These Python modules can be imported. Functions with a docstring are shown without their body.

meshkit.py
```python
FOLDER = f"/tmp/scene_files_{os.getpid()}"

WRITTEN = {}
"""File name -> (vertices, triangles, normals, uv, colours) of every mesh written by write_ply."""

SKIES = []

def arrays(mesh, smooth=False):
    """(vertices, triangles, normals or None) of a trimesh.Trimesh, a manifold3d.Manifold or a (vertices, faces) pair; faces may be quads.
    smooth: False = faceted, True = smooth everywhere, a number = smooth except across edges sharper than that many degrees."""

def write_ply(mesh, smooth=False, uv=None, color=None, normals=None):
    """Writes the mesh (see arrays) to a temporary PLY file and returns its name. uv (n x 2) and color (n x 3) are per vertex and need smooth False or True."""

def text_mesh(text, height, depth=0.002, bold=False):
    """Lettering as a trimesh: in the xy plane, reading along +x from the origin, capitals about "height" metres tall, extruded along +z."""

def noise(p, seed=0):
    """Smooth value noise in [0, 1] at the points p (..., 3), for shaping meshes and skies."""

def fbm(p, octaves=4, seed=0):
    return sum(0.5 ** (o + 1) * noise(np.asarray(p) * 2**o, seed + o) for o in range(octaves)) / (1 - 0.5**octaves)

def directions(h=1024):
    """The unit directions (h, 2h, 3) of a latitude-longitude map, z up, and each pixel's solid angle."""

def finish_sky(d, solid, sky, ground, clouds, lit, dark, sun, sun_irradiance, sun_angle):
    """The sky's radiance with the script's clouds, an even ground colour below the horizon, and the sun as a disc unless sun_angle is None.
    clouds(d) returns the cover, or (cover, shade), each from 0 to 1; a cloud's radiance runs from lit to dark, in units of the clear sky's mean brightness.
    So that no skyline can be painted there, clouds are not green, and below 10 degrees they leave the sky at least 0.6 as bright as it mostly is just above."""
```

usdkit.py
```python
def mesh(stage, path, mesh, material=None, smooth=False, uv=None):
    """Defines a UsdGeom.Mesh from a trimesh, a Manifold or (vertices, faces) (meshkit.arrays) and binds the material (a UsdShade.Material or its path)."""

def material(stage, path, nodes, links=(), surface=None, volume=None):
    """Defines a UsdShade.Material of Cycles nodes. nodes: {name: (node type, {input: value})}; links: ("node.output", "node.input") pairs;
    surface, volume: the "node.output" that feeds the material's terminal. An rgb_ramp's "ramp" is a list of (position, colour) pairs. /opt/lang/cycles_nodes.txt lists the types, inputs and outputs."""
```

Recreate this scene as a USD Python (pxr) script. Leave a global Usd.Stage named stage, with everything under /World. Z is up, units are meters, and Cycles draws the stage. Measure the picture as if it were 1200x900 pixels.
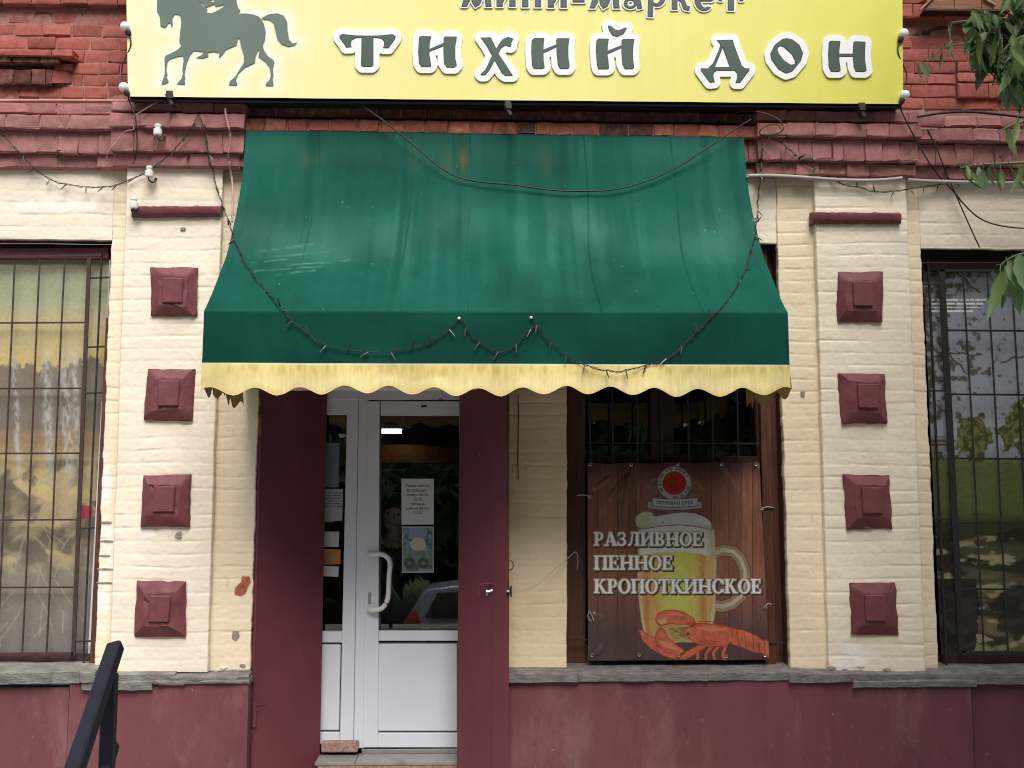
import math, random
import numpy as np, trimesh, manifold3d as m3, shapely
from shapely import affinity
from shapely.geometry import Polygon, LineString, Point, box as sbox
from shapely.ops import unary_union
import usdkit, meshkit
from meshkit import fbm, noise
from pxr import Usd, UsdGeom, UsdLux, UsdShade, Gf, Sdf, Vt

random.seed(7); RNG = np.random.default_rng(7)
stage = Usd.Stage.CreateInMemory()
UsdGeom.SetStageUpAxis(stage, UsdGeom.Tokens.z); UsdGeom.SetStageMetersPerUnit(stage, 1.0)
UsdGeom.Xform.Define(stage, '/World'); UsdGeom.Scope.Define(stage, '/World/Looks')

# ------------------------------------------------------------------ camera
FPX = 1250.0                                   # focal length in pixels of the 1200 px wide photograph
CAM = np.array([-0.19, -6.6, 1.6])
PITCH, YAW, ROLL = math.radians(5.9), math.radians(1.7), math.radians(0.1)
F = np.array([math.sin(YAW)*math.cos(PITCH), math.cos(YAW)*math.cos(PITCH), math.sin(PITCH)])
R0 = np.array([math.cos(YAW), -math.sin(YAW), 0.0]); U0 = np.cross(R0, F)
R = R0*math.cos(ROLL) + U0*math.sin(ROLL); UP = np.cross(R, F)
cam = UsdGeom.Camera.Define(stage, '/World/camera')
cam.CreateHorizontalApertureAttr(36.0); cam.CreateVerticalApertureAttr(27.0); cam.CreateFocalLengthAttr(36.0*FPX/1200)
cam.CreateClippingRangeAttr(Gf.Vec2f(0.05, 2000)); cam.CreateExposureAttr(1.62)
cam.AddTransformOp().Set(Gf.Matrix4d(*R, 0, *UP, 0, *(-F), 0, *CAM, 1))

# ------------------------------------------------------------------ sky and the bright part of the cloud cover
SUN = np.array([0.10, -0.58, 0.78]); SUN /= np.linalg.norm(SUN)
SKY_STRENGTH, SUN_INTENSITY, SUN_ANGLE = 0.075, 0.38, 38.0
usdkit.material(stage, '/World/Looks/overcast_sky', {
    'tc': ('texture_coordinate', {}), 'mp': ('mapping', {'scale': (1, 1, 2.2)}),
    'sky': ('sky_texture', {'sky_type': 'single_scattering', 'sun_disc': False, 'sun_elevation': math.asin(SUN[2]), 'sun_rotation': math.atan2(SUN[0], SUN[1])}),
    'n': ('noise_texture', {'scale': 1.6, 'detail': 5.0, 'roughness': 0.55}),
    'cov': ('rgb_ramp', {'ramp': [(0.0, (0.72,)*3), (0.45, (0.9,)*3), (1.0, (1.0,)*3)]}),
    'cl': ('rgb_ramp', {'ramp': [(0.0, (3.4, 3.5, 3.75)), (1.0, (6.0, 6.0, 6.0))]}),
    'mx': ('mix_color', {'use_clamp': False}), 'sz': ('separate_xyz', {}), 'el': ('map_range', {'from_min': 0.0, 'from_max': 1.0, 'to_min': 0.33, 'to_max': 1.0, 'clamp': True}), 'cie': ('vector_math', {'math_type': 'scale'}), 'bg': ('background_shader', {'strength': SKY_STRENGTH})},
    [('tc.generated', 'mp.vector'), ('mp.vector', 'n.vector'), ('n.fac', 'cov.fac'), ('n.fac', 'cl.fac'), ('cov.color', 'mx.fac'), ('sky.color', 'mx.a'), ('cl.color', 'mx.b'), ('tc.generated', 'sz.vector'), ('sz.z', 'el.value'), ('mx.result', 'cie.vector1'), ('el.result', 'cie.scale'), ('cie.vector', 'bg.color')], surface='bg.background')
dome = UsdLux.DomeLight.Define(stage, '/World/sky'); dome.CreateIntensityAttr(1.0)
UsdShade.MaterialBindingAPI.Apply(dome.GetPrim()).Bind(UsdShade.Material.Get(stage, '/World/Looks/overcast_sky'))
sun = UsdLux.DistantLight.Define(stage, '/World/sun'); sun.CreateIntensityAttr(SUN_INTENSITY); sun.CreateAngleAttr(SUN_ANGLE)
sun.CreateNormalizeAttr(True); sun.CreateColorAttr(Gf.Vec3f(1.0, 0.96, 0.90))
zx = SUN; xx = np.cross([0, 0, 1.0], zx); xx /= np.linalg.norm(xx); yx = np.cross(zx, xx)
sun.AddTransformOp().Set(Gf.Matrix4d(*xx, 0, *yx, 0, *zx, 0, 0, -5, 12, 1))

# ------------------------------------------------------------------ small tools
def P(px, py, y):
    """the point of the plane at depth y that the photograph shows at pixel px, py (1200 x 900)"""
    d = F + R*(px-600)/FPX + UP*(450-py)/FPX
    return CAM + d*(y-CAM[1])/d[1]
def project(p):
    q = np.asarray(p, float) - CAM
    w = q @ F
    return 600 + FPX*(q @ R)/w, 450 - FPX*(q @ UP)/w, w
def X(px, py, y): return P(px, py, y)[0]
def Z(px, py, y): return P(px, py, y)[2]
def srgb(r, g, b):
    return tuple(((c/255/12.92) if c/255 <= 0.04045 else ((c/255+0.055)/1.055)**2.4) for c in (r, g, b))
used = {}
def numbered(path):
    n = used.get(path); used[path] = 0 if n is None else n+1
    return path if n is None else f'{path}_{n+1:03d}'
def pathof(o): return '/World' if o is None else str((o.GetPrim() if hasattr(o, 'GetPrim') else o).GetPath())
def tag(o, label=None, cat=None, group=None, kind=None):
    o = o.GetPrim() if hasattr(o, 'GetPrim') else o
    for k, v in (('label', label), ('category', cat), ('group', group), ('kind', kind)):
        if v: o.SetCustomDataByKey(k, v)
    return o
def thing(name, label=None, cat=None, group=None, kind=None, parent=None):
    return tag(UsdGeom.Xform.Define(stage, numbered(f'{pathof(parent)}/{name}')), label, cat, group, kind)
def obj(name, mesh, mat, parent=None, smooth=False, cols=None, **kw):
    m = usdkit.mesh(stage, numbered(f'{pathof(parent)}/{name}'), mesh, f'/World/Looks/{mat}', smooth=smooth)
    m.CreateDoubleSidedAttr(True)
    if cols is not None:
        UsdGeom.PrimvarsAPI(m).CreatePrimvar('paint', Sdf.ValueTypeNames.Color3fArray, 'vertex').Set(Vt.Vec3fArray.FromNumpy(np.ascontiguousarray(cols, np.float32)))
    return tag(m, **kw)
def arr(mesh):
    if hasattr(mesh, 'to_mesh'):
        q = mesh.to_mesh(); return np.asarray(q.vert_properties[:, :3], float), np.asarray(q.tri_verts, int)
    if isinstance(mesh, trimesh.Trimesh): return np.asarray(mesh.vertices), np.asarray(mesh.faces)
    v, f = mesh; f = np.asarray(f, int)
    if f.shape[1] == 4: f = np.vstack([f[:, [0, 1, 2]], f[:, [0, 2, 3]]])
    return np.asarray(v, float), f
def join(*ms):
    vs, fs, n = [], [], 0
    for m in ms:
        v, f = arr(m); vs.append(v); fs.append(f+n); n += len(v)
    return np.vstack(vs), np.vstack(fs)
def gridfaces(nu, nv):
    i, j = np.meshgrid(np.arange(nu-1), np.arange(nv-1), indexing='ij'); a = (i*nv+j).ravel()
    return np.stack([a, a+nv, a+nv+1, a+1], 1)
def grid(pts):
    nu, nv = pts.shape[:2]; return pts.reshape(-1, 3), arr((pts.reshape(-1, 3), gridfaces(nu, nv)))[1]
def hexa(c, ch=0.0):
    """box through 8 corners c[i][j][k] (x, y, z order) with chamfered edges"""
    c = np.asarray(c, float).reshape(2, 2, 2, 3)
    L = [np.linalg.norm(c[1, 0, 0]-c[0, 0, 0]), np.linalg.norm(c[0, 1, 0]-c[0, 0, 0]), np.linalg.norm(c[0, 0, 1]-c[0, 0, 0])]
    def tri(u, v, w):
        return sum(c[i, j, k]*(u if i else 1-u)*(v if j else 1-v)*(w if k else 1-w) for i in (0, 1) for j in (0, 1) for k in (0, 1))
    e = [min(0.3, ch/max(l, 1e-6)) for l in L]; pts = []
    for i in (0, 1):
        for j in (0, 1):
            for k in (0, 1):
                s = [(x, 1-x)[q] for x, q in zip(e, (i, j, k))]
                if ch <= 0: pts.append(tri(i, j, k))
                else: pts += [tri(i, s[1], s[2]), tri(s[0], j, s[2]), tri(s[0], s[1], k)]
    h = trimesh.convex.convex_hull(np.array(pts)); return np.array(h.vertices), np.array(h.faces)
def box(x0, x1, y0, y1, z0, z1, ch=0.003):
    return hexa([[[[x, y, z] for z in (z0, z1)] for y in (y0, y1)] for x in (x0, x1)], ch)
def quadbox(p, y0, y1, ch=0.002):
    """board between depths y0 and y1; p: pixel corners (top left, top right, bottom right, bottom left) seen on its front y0"""
    q = [P(*a, y0) for a in p]; c = np.zeros((2, 2, 2, 3))
    for i, k, v in ((0, 1, q[0]), (1, 1, q[1]), (1, 0, q[2]), (0, 0, q[3])):
        c[i, 0, k] = v; c[i, 1, k] = (v[0], y1, v[2])
    return hexa(c, ch)
def tube(points, radius, sides=6, caps=True):
    p = np.asarray(points, float); r = np.broadcast_to(radius, (len(p),))
    t = np.gradient(p, axis=0); t /= np.linalg.norm(t, axis=1, keepdims=True)+1e-12
    a = np.cross(t, np.where(np.abs(t[:, 2:]) < 0.9, [0, 0, 1.0], [1.0, 0, 0])); a /= np.linalg.norm(a, axis=1, keepdims=True)+1e-12
    b = np.cross(t, a); g = np.arange(sides)*2*np.pi/sides
    v = p[:, None]+r[:, None, None]*(np.cos(g)[None, :, None]*a[:, None]+np.sin(g)[None, :, None]*b[:, None])
    i, j = np.meshgrid(np.arange(len(p)-1), np.arange(sides), indexing='ij'); k = (j+1) % sides
    f = np.stack([i*sides+j, i*sides+k, (i+1)*sides+k, (i+1)*sides+j], -1).reshape(-1, 4)
    v, f = arr((v.reshape(-1, 3), f))
    if caps:
        n = len(v); e = (len(p)-1)*sides
        f = np.vstack([f, [[0, x+1, x] for x in range(1, sides-1)], [[e, e+x, e+x+1] for x in range(1, sides-1)]])
    return v, f
def bar(a, b, w, d, ch=0.001):
    """straight flat bar from a to b: width w across (in the facade plane), depth d along y"""
    a, b = np.asarray(a, float), np.asarray(b, float); t = (b-a)/np.linalg.norm(b-a)
    n = np.cross(t, [0, 1.0, 0]); n /= np.linalg.norm(n); m = np.cross(n, t)
    return hexa([[[e+n*w*i+m*d*j for e in (a, b)] for j in (-.5, .5)] for i in (-.5, .5)], ch)
def spline(pts, n=60):
    from scipy.interpolate import CubicSpline
    p = np.asarray(pts, float); s = np.concatenate([[0], np.cumsum(np.linalg.norm(np.diff(p, axis=0), axis=1))])
    return CubicSpline(s, p)(np.linspace(0, s[-1], n))
def extr(poly, y, t, to3):
    """flat shape in pixel space -> plate t thick whose face lies at depth y (to3 maps pixel arrays to the plane)"""
    out = []
    for g in getattr(poly, 'geoms', [poly]):
        if g.is_empty or g.area < 1e-6: continue
        m = trimesh.creation.extrude_polygon(g, 1.0, engine='earcut'); v = np.array(m.vertices)
        w = np.array([P(a, b, y) for a, b in v[:, :2]]); w[:, 1] = y + np.where(v[:, 2] > .5, 0, t)
        out.append((w, np.array(m.faces)[:, ::-1]))
    return join(*out)
def ball(c, r, n=2, sc=(1, 1, 1)):
    m = trimesh.creation.icosphere(n, r); m.apply_scale(sc); m.apply_translation(c); return np.array(m.vertices), np.array(m.faces)
def lerp(a, b, t): return a+(b-a)*t

# ------------------------------------------------------------------ materials
def mat(name, col, rough=0.7, var=0.18, scale=9, bump=0.0, bscale=60, spec=0.4, rand=0.0, stretch=(1, 1, 1), metallic=0.0, paint=False, col2=None, coat=0.0, dirt=None, dirt2=None, bdist=0.004):
    """painted or bare surface: two tones broken up by noise, optional bump, optional painted vertex colours and per-object variation"""
    c = np.array(col, float); c2 = np.array(col2, float) if col2 is not None else c*(1+var); c1 = c*(1-var)
    n = {'g': ('geometry', {}), 'm': ('mapping', {'scale': stretch}), 'n': ('noise_texture', {'scale': scale, 'detail': 7.0, 'roughness': 0.62}),
         'r': ('rgb_ramp', {'ramp': [(0.32, c1), (0.5, c), (0.68, c2)]}), 'p': ('principled_bsdf', {'roughness': rough, 'specular_ior_level': spec, 'metallic': metallic, 'coat_weight': coat, 'coat_roughness': 0.15})}
    l = [('g.position', 'm.vector'), ('m.vector', 'n.vector'), ('n.fac', 'r.fac')]; out = 'r.color'
    if paint:
        n['a'] = ('attribute', {'attribute': 'paint'}); n['x'] = ('mix_color', {'blend_type': 'multiply', 'fac': 1.0})
        l += [(out, 'x.a'), ('a.color', 'x.b')]; out = 'x.result'
    if dirt is not None:                                   # (colour, scale, low, high): blotches of another colour
        n['dn'] = ('noise_texture', {'scale': dirt[1], 'detail': 8.0, 'roughness': 0.7}); n['dr'] = ('rgb_ramp', {'ramp': [(dirt[2], (0,)*3), (dirt[3], (1,)*3)]})
        n['dx'] = ('mix_color', {'b': dirt[0]}); l += [('m.vector', 'dn.vector'), ('dn.fac', 'dr.fac'), ('dr.color', 'dx.fac'), (out, 'dx.a')]; out = 'dx.result'
    if dirt2 is not None:                                  # small chips, scratches and drips: (colour, scale, low, high, stretch)
        n['em'] = ('mapping', {'scale': dirt2[4]}); n['en'] = ('noise_texture', {'scale': dirt2[1], 'detail': 4.0, 'roughness': 0.6}); n['er'] = ('rgb_ramp', {'ramp': [(dirt2[2], (0,)*3), (dirt2[3], (1,)*3)]})
        n['ex'] = ('mix_color', {'b': dirt2[0]}); l += [('g.position', 'em.vector'), ('em.vector', 'en.vector'), ('en.fac', 'er.fac'), ('er.color', 'ex.fac'), (out, 'ex.a')]; out = 'ex.result'
    if rand:
        n['o'] = ('object_info', {}); n['mr'] = ('map_range', {'to_min': 1-rand, 'to_max': 1+rand*0.8}); n['h'] = ('hsv', {})
        l += [('o.random', 'mr.value'), ('mr.result', 'h.value'), (out, 'h.color')]; out = 'h.color'
    l.append((out, 'p.base_color'))
    if bump:
        n['bn'] = ('noise_texture', {'scale': bscale, 'detail': 6.0, 'roughness': 0.65}); n['b'] = ('bump', {'strength': bump, 'distance': bdist})
        l += [('m.vector', 'bn.vector'), ('bn.fac', 'b.height'), ('b.normal', 'p.normal')]
    usdkit.material(stage, f'/World/Looks/{name}', n, l, surface='p.BSDF')
mat('cream_paint', (0.83, 0.73, 0.595), 0.75, 0.04, 5, 0.38, 60, 0.3, paint=True, dirt=((0.50, 0.38, 0.27), 5.0, 0.62, 0.98), dirt2=((0.36, 0.28, 0.20), 16.0, 0.70, 0.80, (1, 1, 0.45)))
mat('maroon_render', (0.150, 0.046, 0.054), 0.6, 0.14, 5, 0.35, 60, 0.4, stretch=(1, 1, 0.4), dirt=((0.25, 0.135, 0.135), 3.6, 0.52, 0.85), dirt2=((0.36, 0.25, 0.23), 38.0, 0.69, 0.735, (1, 1, 0.5)))
mat('maroon_block', (0.160, 0.046, 0.052), 0.6, 0.18, 14, 0.6, 60, 0.35, dirt=((0.24, 0.11, 0.11), 9.0, 0.58, 0.85))
mat('maroon_steel', (0.148, 0.037, 0.048), 0.45, 0.12, 3, 0.15, 30, 0.45, stretch=(1, 1, 0.5), dirt=((0.19, 0.075, 0.075), 2.8, 0.58, 0.85), dirt2=((0.28, 0.18, 0.17), 30.0, 0.74, 0.78, (1, 1, 0.35)))
mat('brick_red', (0.35, 0.104, 0.086), 0.85, 0.24, 26, 0.9, 120, 0.2, rand=0.16, col2=(0.38, 0.13, 0.105), dirt=((0.48, 0.30, 0.26), 19.0, 0.63, 0.85))
mat('brick_orange', (0.38, 0.120, 0.072), 0.85, 0.3, 30, 0.8, 120, 0.25, rand=0.22, col2=(0.40, 0.20, 0.15), dirt=((0.09, 0.07, 0.055), 12.0, 0.62, 0.82))
mat('brick_dark', (0.15, 0.055, 0.045), 0.9, 0.35, 22, 0.8, 120, 0.2, rand=0.3, col2=(0.22, 0.12, 0.09), dirt=((0.05, 0.04, 0.035), 9.0, 0.5, 0.8))
mat('brick_paint', (0.35, 0.152, 0.148), 0.75, 0.18, 22, 0.8, 90, 0.3, rand=0.09, dirt=((0.40, 0.22, 0.21), 16.0, 0.54, 0.8))
mat('mortar', (0.34, 0.165, 0.14), 0.95, 0.3, 30, 0.8, 90, 0.2)
mat('mortar_dark', (0.13, 0.06, 0.055), 0.95, 0.3, 30, 0.8, 90, 0.2)
mat('cement', (0.205, 0.195, 0.18), 0.95, 0.35, 15, 1.0, 45, 0.2, stretch=(0.8, 1, 2.0), dirt=((0.13, 0.115, 0.10), 7.0, 0.50, 0.78), bdist=.010)
mat('awning_cloth', (1, 1, 1), 0.8, 0.07, 14, 0.15, 220, 0.08, paint=True, stretch=(1, 1, 0.15))
mat('valance_cloth', (1, 1, 1), 0.85, 0.10, 50, 0.15, 160, 0.08, paint=True, stretch=(1, 1, 0.12))
mat('sign_print', (1, 1, 1), 0.30, 0.015, 3, 0, 60, 0.5, paint=True)
mat('sign_white', (0.80, 0.80, 0.82), 0.35, 0.02, 4)
mat('sign_green', (0.058, 0.090, 0.070), 0.35, 0.05, 4)
mat('horse_green_glare', (0.125, 0.172, 0.145), 0.35, 0.05, 4)  # paler than the lettering green: sky glare is put into the colour
mat('sign_edge', (0.05, 0.055, 0.085), 0.35, 0.05, 4)
mat('print', (1, 1, 1), 0.30, 0.06, 20, 0, 60, 0.35, paint=True)
mat('print_matt', (1, 1, 1), 0.7, 0.04, 20, 0, 60, 0.3, paint=True)
mat('black_metal', (0.018, 0.017, 0.018), 0.5, 0.25, 20, 0.2, 80, 0.5)
mat('grille_brown', (0.050, 0.028, 0.025), 0.6, 0.3, 25, 0.3, 80, 0.4)
mat('rail_blue', (0.0035, 0.0045, 0.014), 0.55, 0.3, 9, 0.15, 60, 0.3, dirt=((0.010, 0.012, 0.026), 12, 0.6, 0.8))
mat('wood_brown', (0.095, 0.035, 0.022), 0.5, 0.35, 12, 0.4, 50, 0.4, stretch=(4, 4, 0.3))
mat('wood_dark', (0.040, 0.014, 0.012), 0.5, 0.35, 12, 0.4, 50, 0.4, stretch=(4, 4, 0.3))
mat('wood_board', (0.22, 0.095, 0.045), 0.6, 0.3, 14, 0.4, 50, 0.35, stretch=(0.3, 4, 4))
mat('plastic_white', (0.73, 0.76, 0.83), 0.3, 0.03, 3, 0, 60, 0.5, dirt=((0.60, 0.59, 0.57), 2.0, 0.6, 0.95))
mat('seal_dark', (0.05, 0.05, 0.055), 0.6, 0.1)
mat('handle_white', (0.78, 0.78, 0.78), 0.22, 0.02)
mat('steel', (0.55, 0.55, 0.56), 0.35, 0.1, 20, metallic=1.0)
mat('porcelain', (0.80, 0.80, 0.78), 0.25, 0.05, 30)
mat('bulb_white', (0.84, 0.84, 0.85), 0.18, 0.02)
mat('garland_wire', (0.012, 0.022, 0.016), 0.5, 0.2)
mat('garland_bulb', (0.07, 0.068, 0.06), 0.25, 0.4, 200, rand=0.6)
mat('cable_black', (0.015, 0.015, 0.016), 0.5, 0.2)
mat('cable_pink', (0.40, 0.22, 0.20), 0.7, 0.2)
mat('cable_grey', (0.42, 0.41, 0.39), 0.6, 0.15)
mat('tile_grey', (0.27, 0.26, 0.25), 0.45, 0.12, 12, 0.2, 60, dirt=((0.15, 0.13, 0.11), 7, 0.55, 0.8))
mat('stone_pink', (0.33, 0.20, 0.16), 0.8, 0.4, 60, 0.6, 120, col2=(0.42, 0.34, 0.29))
mat('chip_grey', (0.30, 0.26, 0.20), 0.95, 0.4, 40, 0.8, 100)
mat('chip_red', (0.36, 0.11, 0.06), 0.95, 0.4, 40, 0.8, 100)
usdkit.material(stage, '/World/Looks/leaf_green', {'g': ('geometry', {}), 'o': ('object_info', {}), 'n': ('noise_texture', {'scale': 9.0, 'detail': 4.0}), 'ad': ('math', {'math_type': 'multiply_add', 'value2': 0.55, 'value3': 0.0}), 'a2': ('math', {'math_type': 'multiply_add', 'value2': 0.45}),
    'r': ('rgb_ramp', {'ramp': [(0.15, (0.030, 0.068, 0.022)), (0.45, (0.055, 0.110, 0.032)), (0.8, (0.110, 0.170, 0.046))]}), 'p': ('principled_bsdf', {'roughness': 0.5, 'specular_ior_level': 0.35}), 't': ('translucent_bsdf', {}), 'mx': ('mix_closure', {'fac': 0.32})},
    [('g.position', 'n.vector'), ('o.random', 'ad.value1'), ('n.fac', 'a2.value1'), ('ad.value', 'a2.value3'), ('a2.value', 'r.fac'), ('r.color', 'p.base_color'), ('r.color', 't.color'), ('p.BSDF', 'mx.closure1'), ('t.BSDF', 'mx.closure2')], surface='mx.closure')
mat('bark', (0.12, 0.095, 0.07), 0.9, 0.35, 14, 0.8, 40, 0.2, stretch=(3, 3, 0.6))
mat('twig', (0.10, 0.12, 0.05), 0.7, 0.25, 20)
mat('far_leaf', (0.045, 0.075, 0.03), 0.7, 0.4, 0.6, 0, 60, 0.2)
mat('paving', (0.22, 0.21, 0.20), 0.9, 0.25, 5, 0.6, 40, 0.2)
mat('asphalt', (0.055, 0.055, 0.055), 0.9, 0.25, 8, 0.6, 90, 0.2)
mat('lawn', (0.07, 0.10, 0.035), 0.95, 0.35, 3, 0.8, 60, 0.1)
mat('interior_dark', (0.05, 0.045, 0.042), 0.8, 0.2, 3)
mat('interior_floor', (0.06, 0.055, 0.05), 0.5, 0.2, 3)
mat('orange_board', (0.22, 0.075, 0.012), 0.5, 0.15, 3)
mat('bottle_glass', (0.03, 0.05, 0.03), 0.15, 0.2, 30, rand=0.5)
mat('skin', (0.52, 0.33, 0.25), 0.55, 0.08, 20, 0.1, 200, 0.35)
mat('hair', (0.035, 0.022, 0.016), 0.5, 0.3, 60, 0.3, 200, stretch=(3, 3, 0.4))
mat('cloth_black', (0.02, 0.02, 0.024), 0.9, 0.2, 30, 0.3, 300, 0.2)
mat('car_silver', (0.40, 0.44, 0.52), 0.28, 0.02, 3, coat=0.6)
mat('car_glass', (0.015, 0.017, 0.02), 0.08, 0.05, 3)
mat('car_red', (0.45, 0.015, 0.015), 0.2, 0.1, 3)
mat('rubber', (0.02, 0.02, 0.02), 0.85, 0.2, 20)
usdkit.material(stage, '/World/Looks/glass', {'fr': ('fresnel', {'IOR': 1.5}), 't': ('transparent_bsdf', {'color': (0.93, 0.95, 0.94)}), 'gl': ('glossy_bsdf', {'roughness': 0.0, 'color': (1, 1, 1)}),
    'mu': ('math', {'math_type': 'multiply_add', 'value2': 1.6, 'value3': 0.01}), 'mx': ('mix_closure', {})}, [('fr.fac', 'mu.value1'), ('mu.value', 'mx.fac'), ('t.BSDF', 'mx.closure1'), ('gl.BSDF', 'mx.closure2')], surface='mx.closure')
usdkit.material(stage, '/World/Looks/lamp_glow', {'e': ('emission', {'color': (1.0, 0.97, 0.9), 'strength': 1.3})}, [], surface='e.emission')

# ------------------------------------------------------------------ levels of the facade
# pixel rows of the photograph at its left (px 60) and right (px 1140) give every course its height at both ends
def level(pl, pr, y):
    a, b = P(60, pl, y), P(1140, pr, y)
    return lambda x: a[2]+(b[2]-a[2])*(np.asarray(x)-a[0])/(b[0]-a[0])
Y_PIL = -0.06                                              # pilasters stand 6 cm proud of the wall (y = 0)
z_cream_top = level(199, 212, 0.0); z_ledge = level(786, 788, -0.02)
XL, XR = X(-190, 450, 0), X(1390, 450, 0)                  # ends of the modelled facade
building = thing('shop_building', 'cream brick shop front with red brick storey above and maroon plinth', 'building')

# ---- cream painted masonry: one continuous skin of paint over courses of brick
COURSE = 0.0775
def masonry(u, z, seed):
    """relief of painted brickwork in metres; u runs along the wall"""
    k = np.floor(z/COURSE); fz = z/COURSE-k
    wob = 0.30*(fbm(np.stack([u*3, z*3, 0*u+seed], -1), 2)-.5)
    dz = np.minimum(np.abs(fz+wob), np.abs(1-fz-wob))*COURSE
    fx = (u/0.262+0.5*(k % 2)+0.13*np.sin(k*12.9)) % 1.0; dx = np.minimum(fx, 1-fx)*0.262
    n1 = fbm(np.stack([u*5, z*9, 0*u+seed+3], -1), 3); n2 = fbm(np.stack([u*9, z*9, 0*u+seed+9], -1), 3, 4)
    jz = np.exp(-(dz/0.0050)**2)*(.05+np.clip((n1-.50)*6, 0, 1)); jx = np.exp(-(dx/0.005)**2)*np.clip((n2-.60)*6, 0, 1)
    bulge = 0.0005*np.clip(dz/0.02, 0, 1)
    brick = noise(np.stack([k*7.1, np.floor(u/0.262+0.5*(k % 2)+0.13*np.sin(k*12.9))*3.7, 0*u+seed], -1))*0.0016*np.clip(dz/.012, 0, 1)
    return bulge+brick-0.0031*jz-0.0018*jx+0.009*(fbm(np.stack([u*4, z*4, 0*u+seed], -1), 3)-.5)+0.0032*(fbm(np.stack([u*34, z*44, 0*u+seed], -1), 3)-.5)
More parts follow.
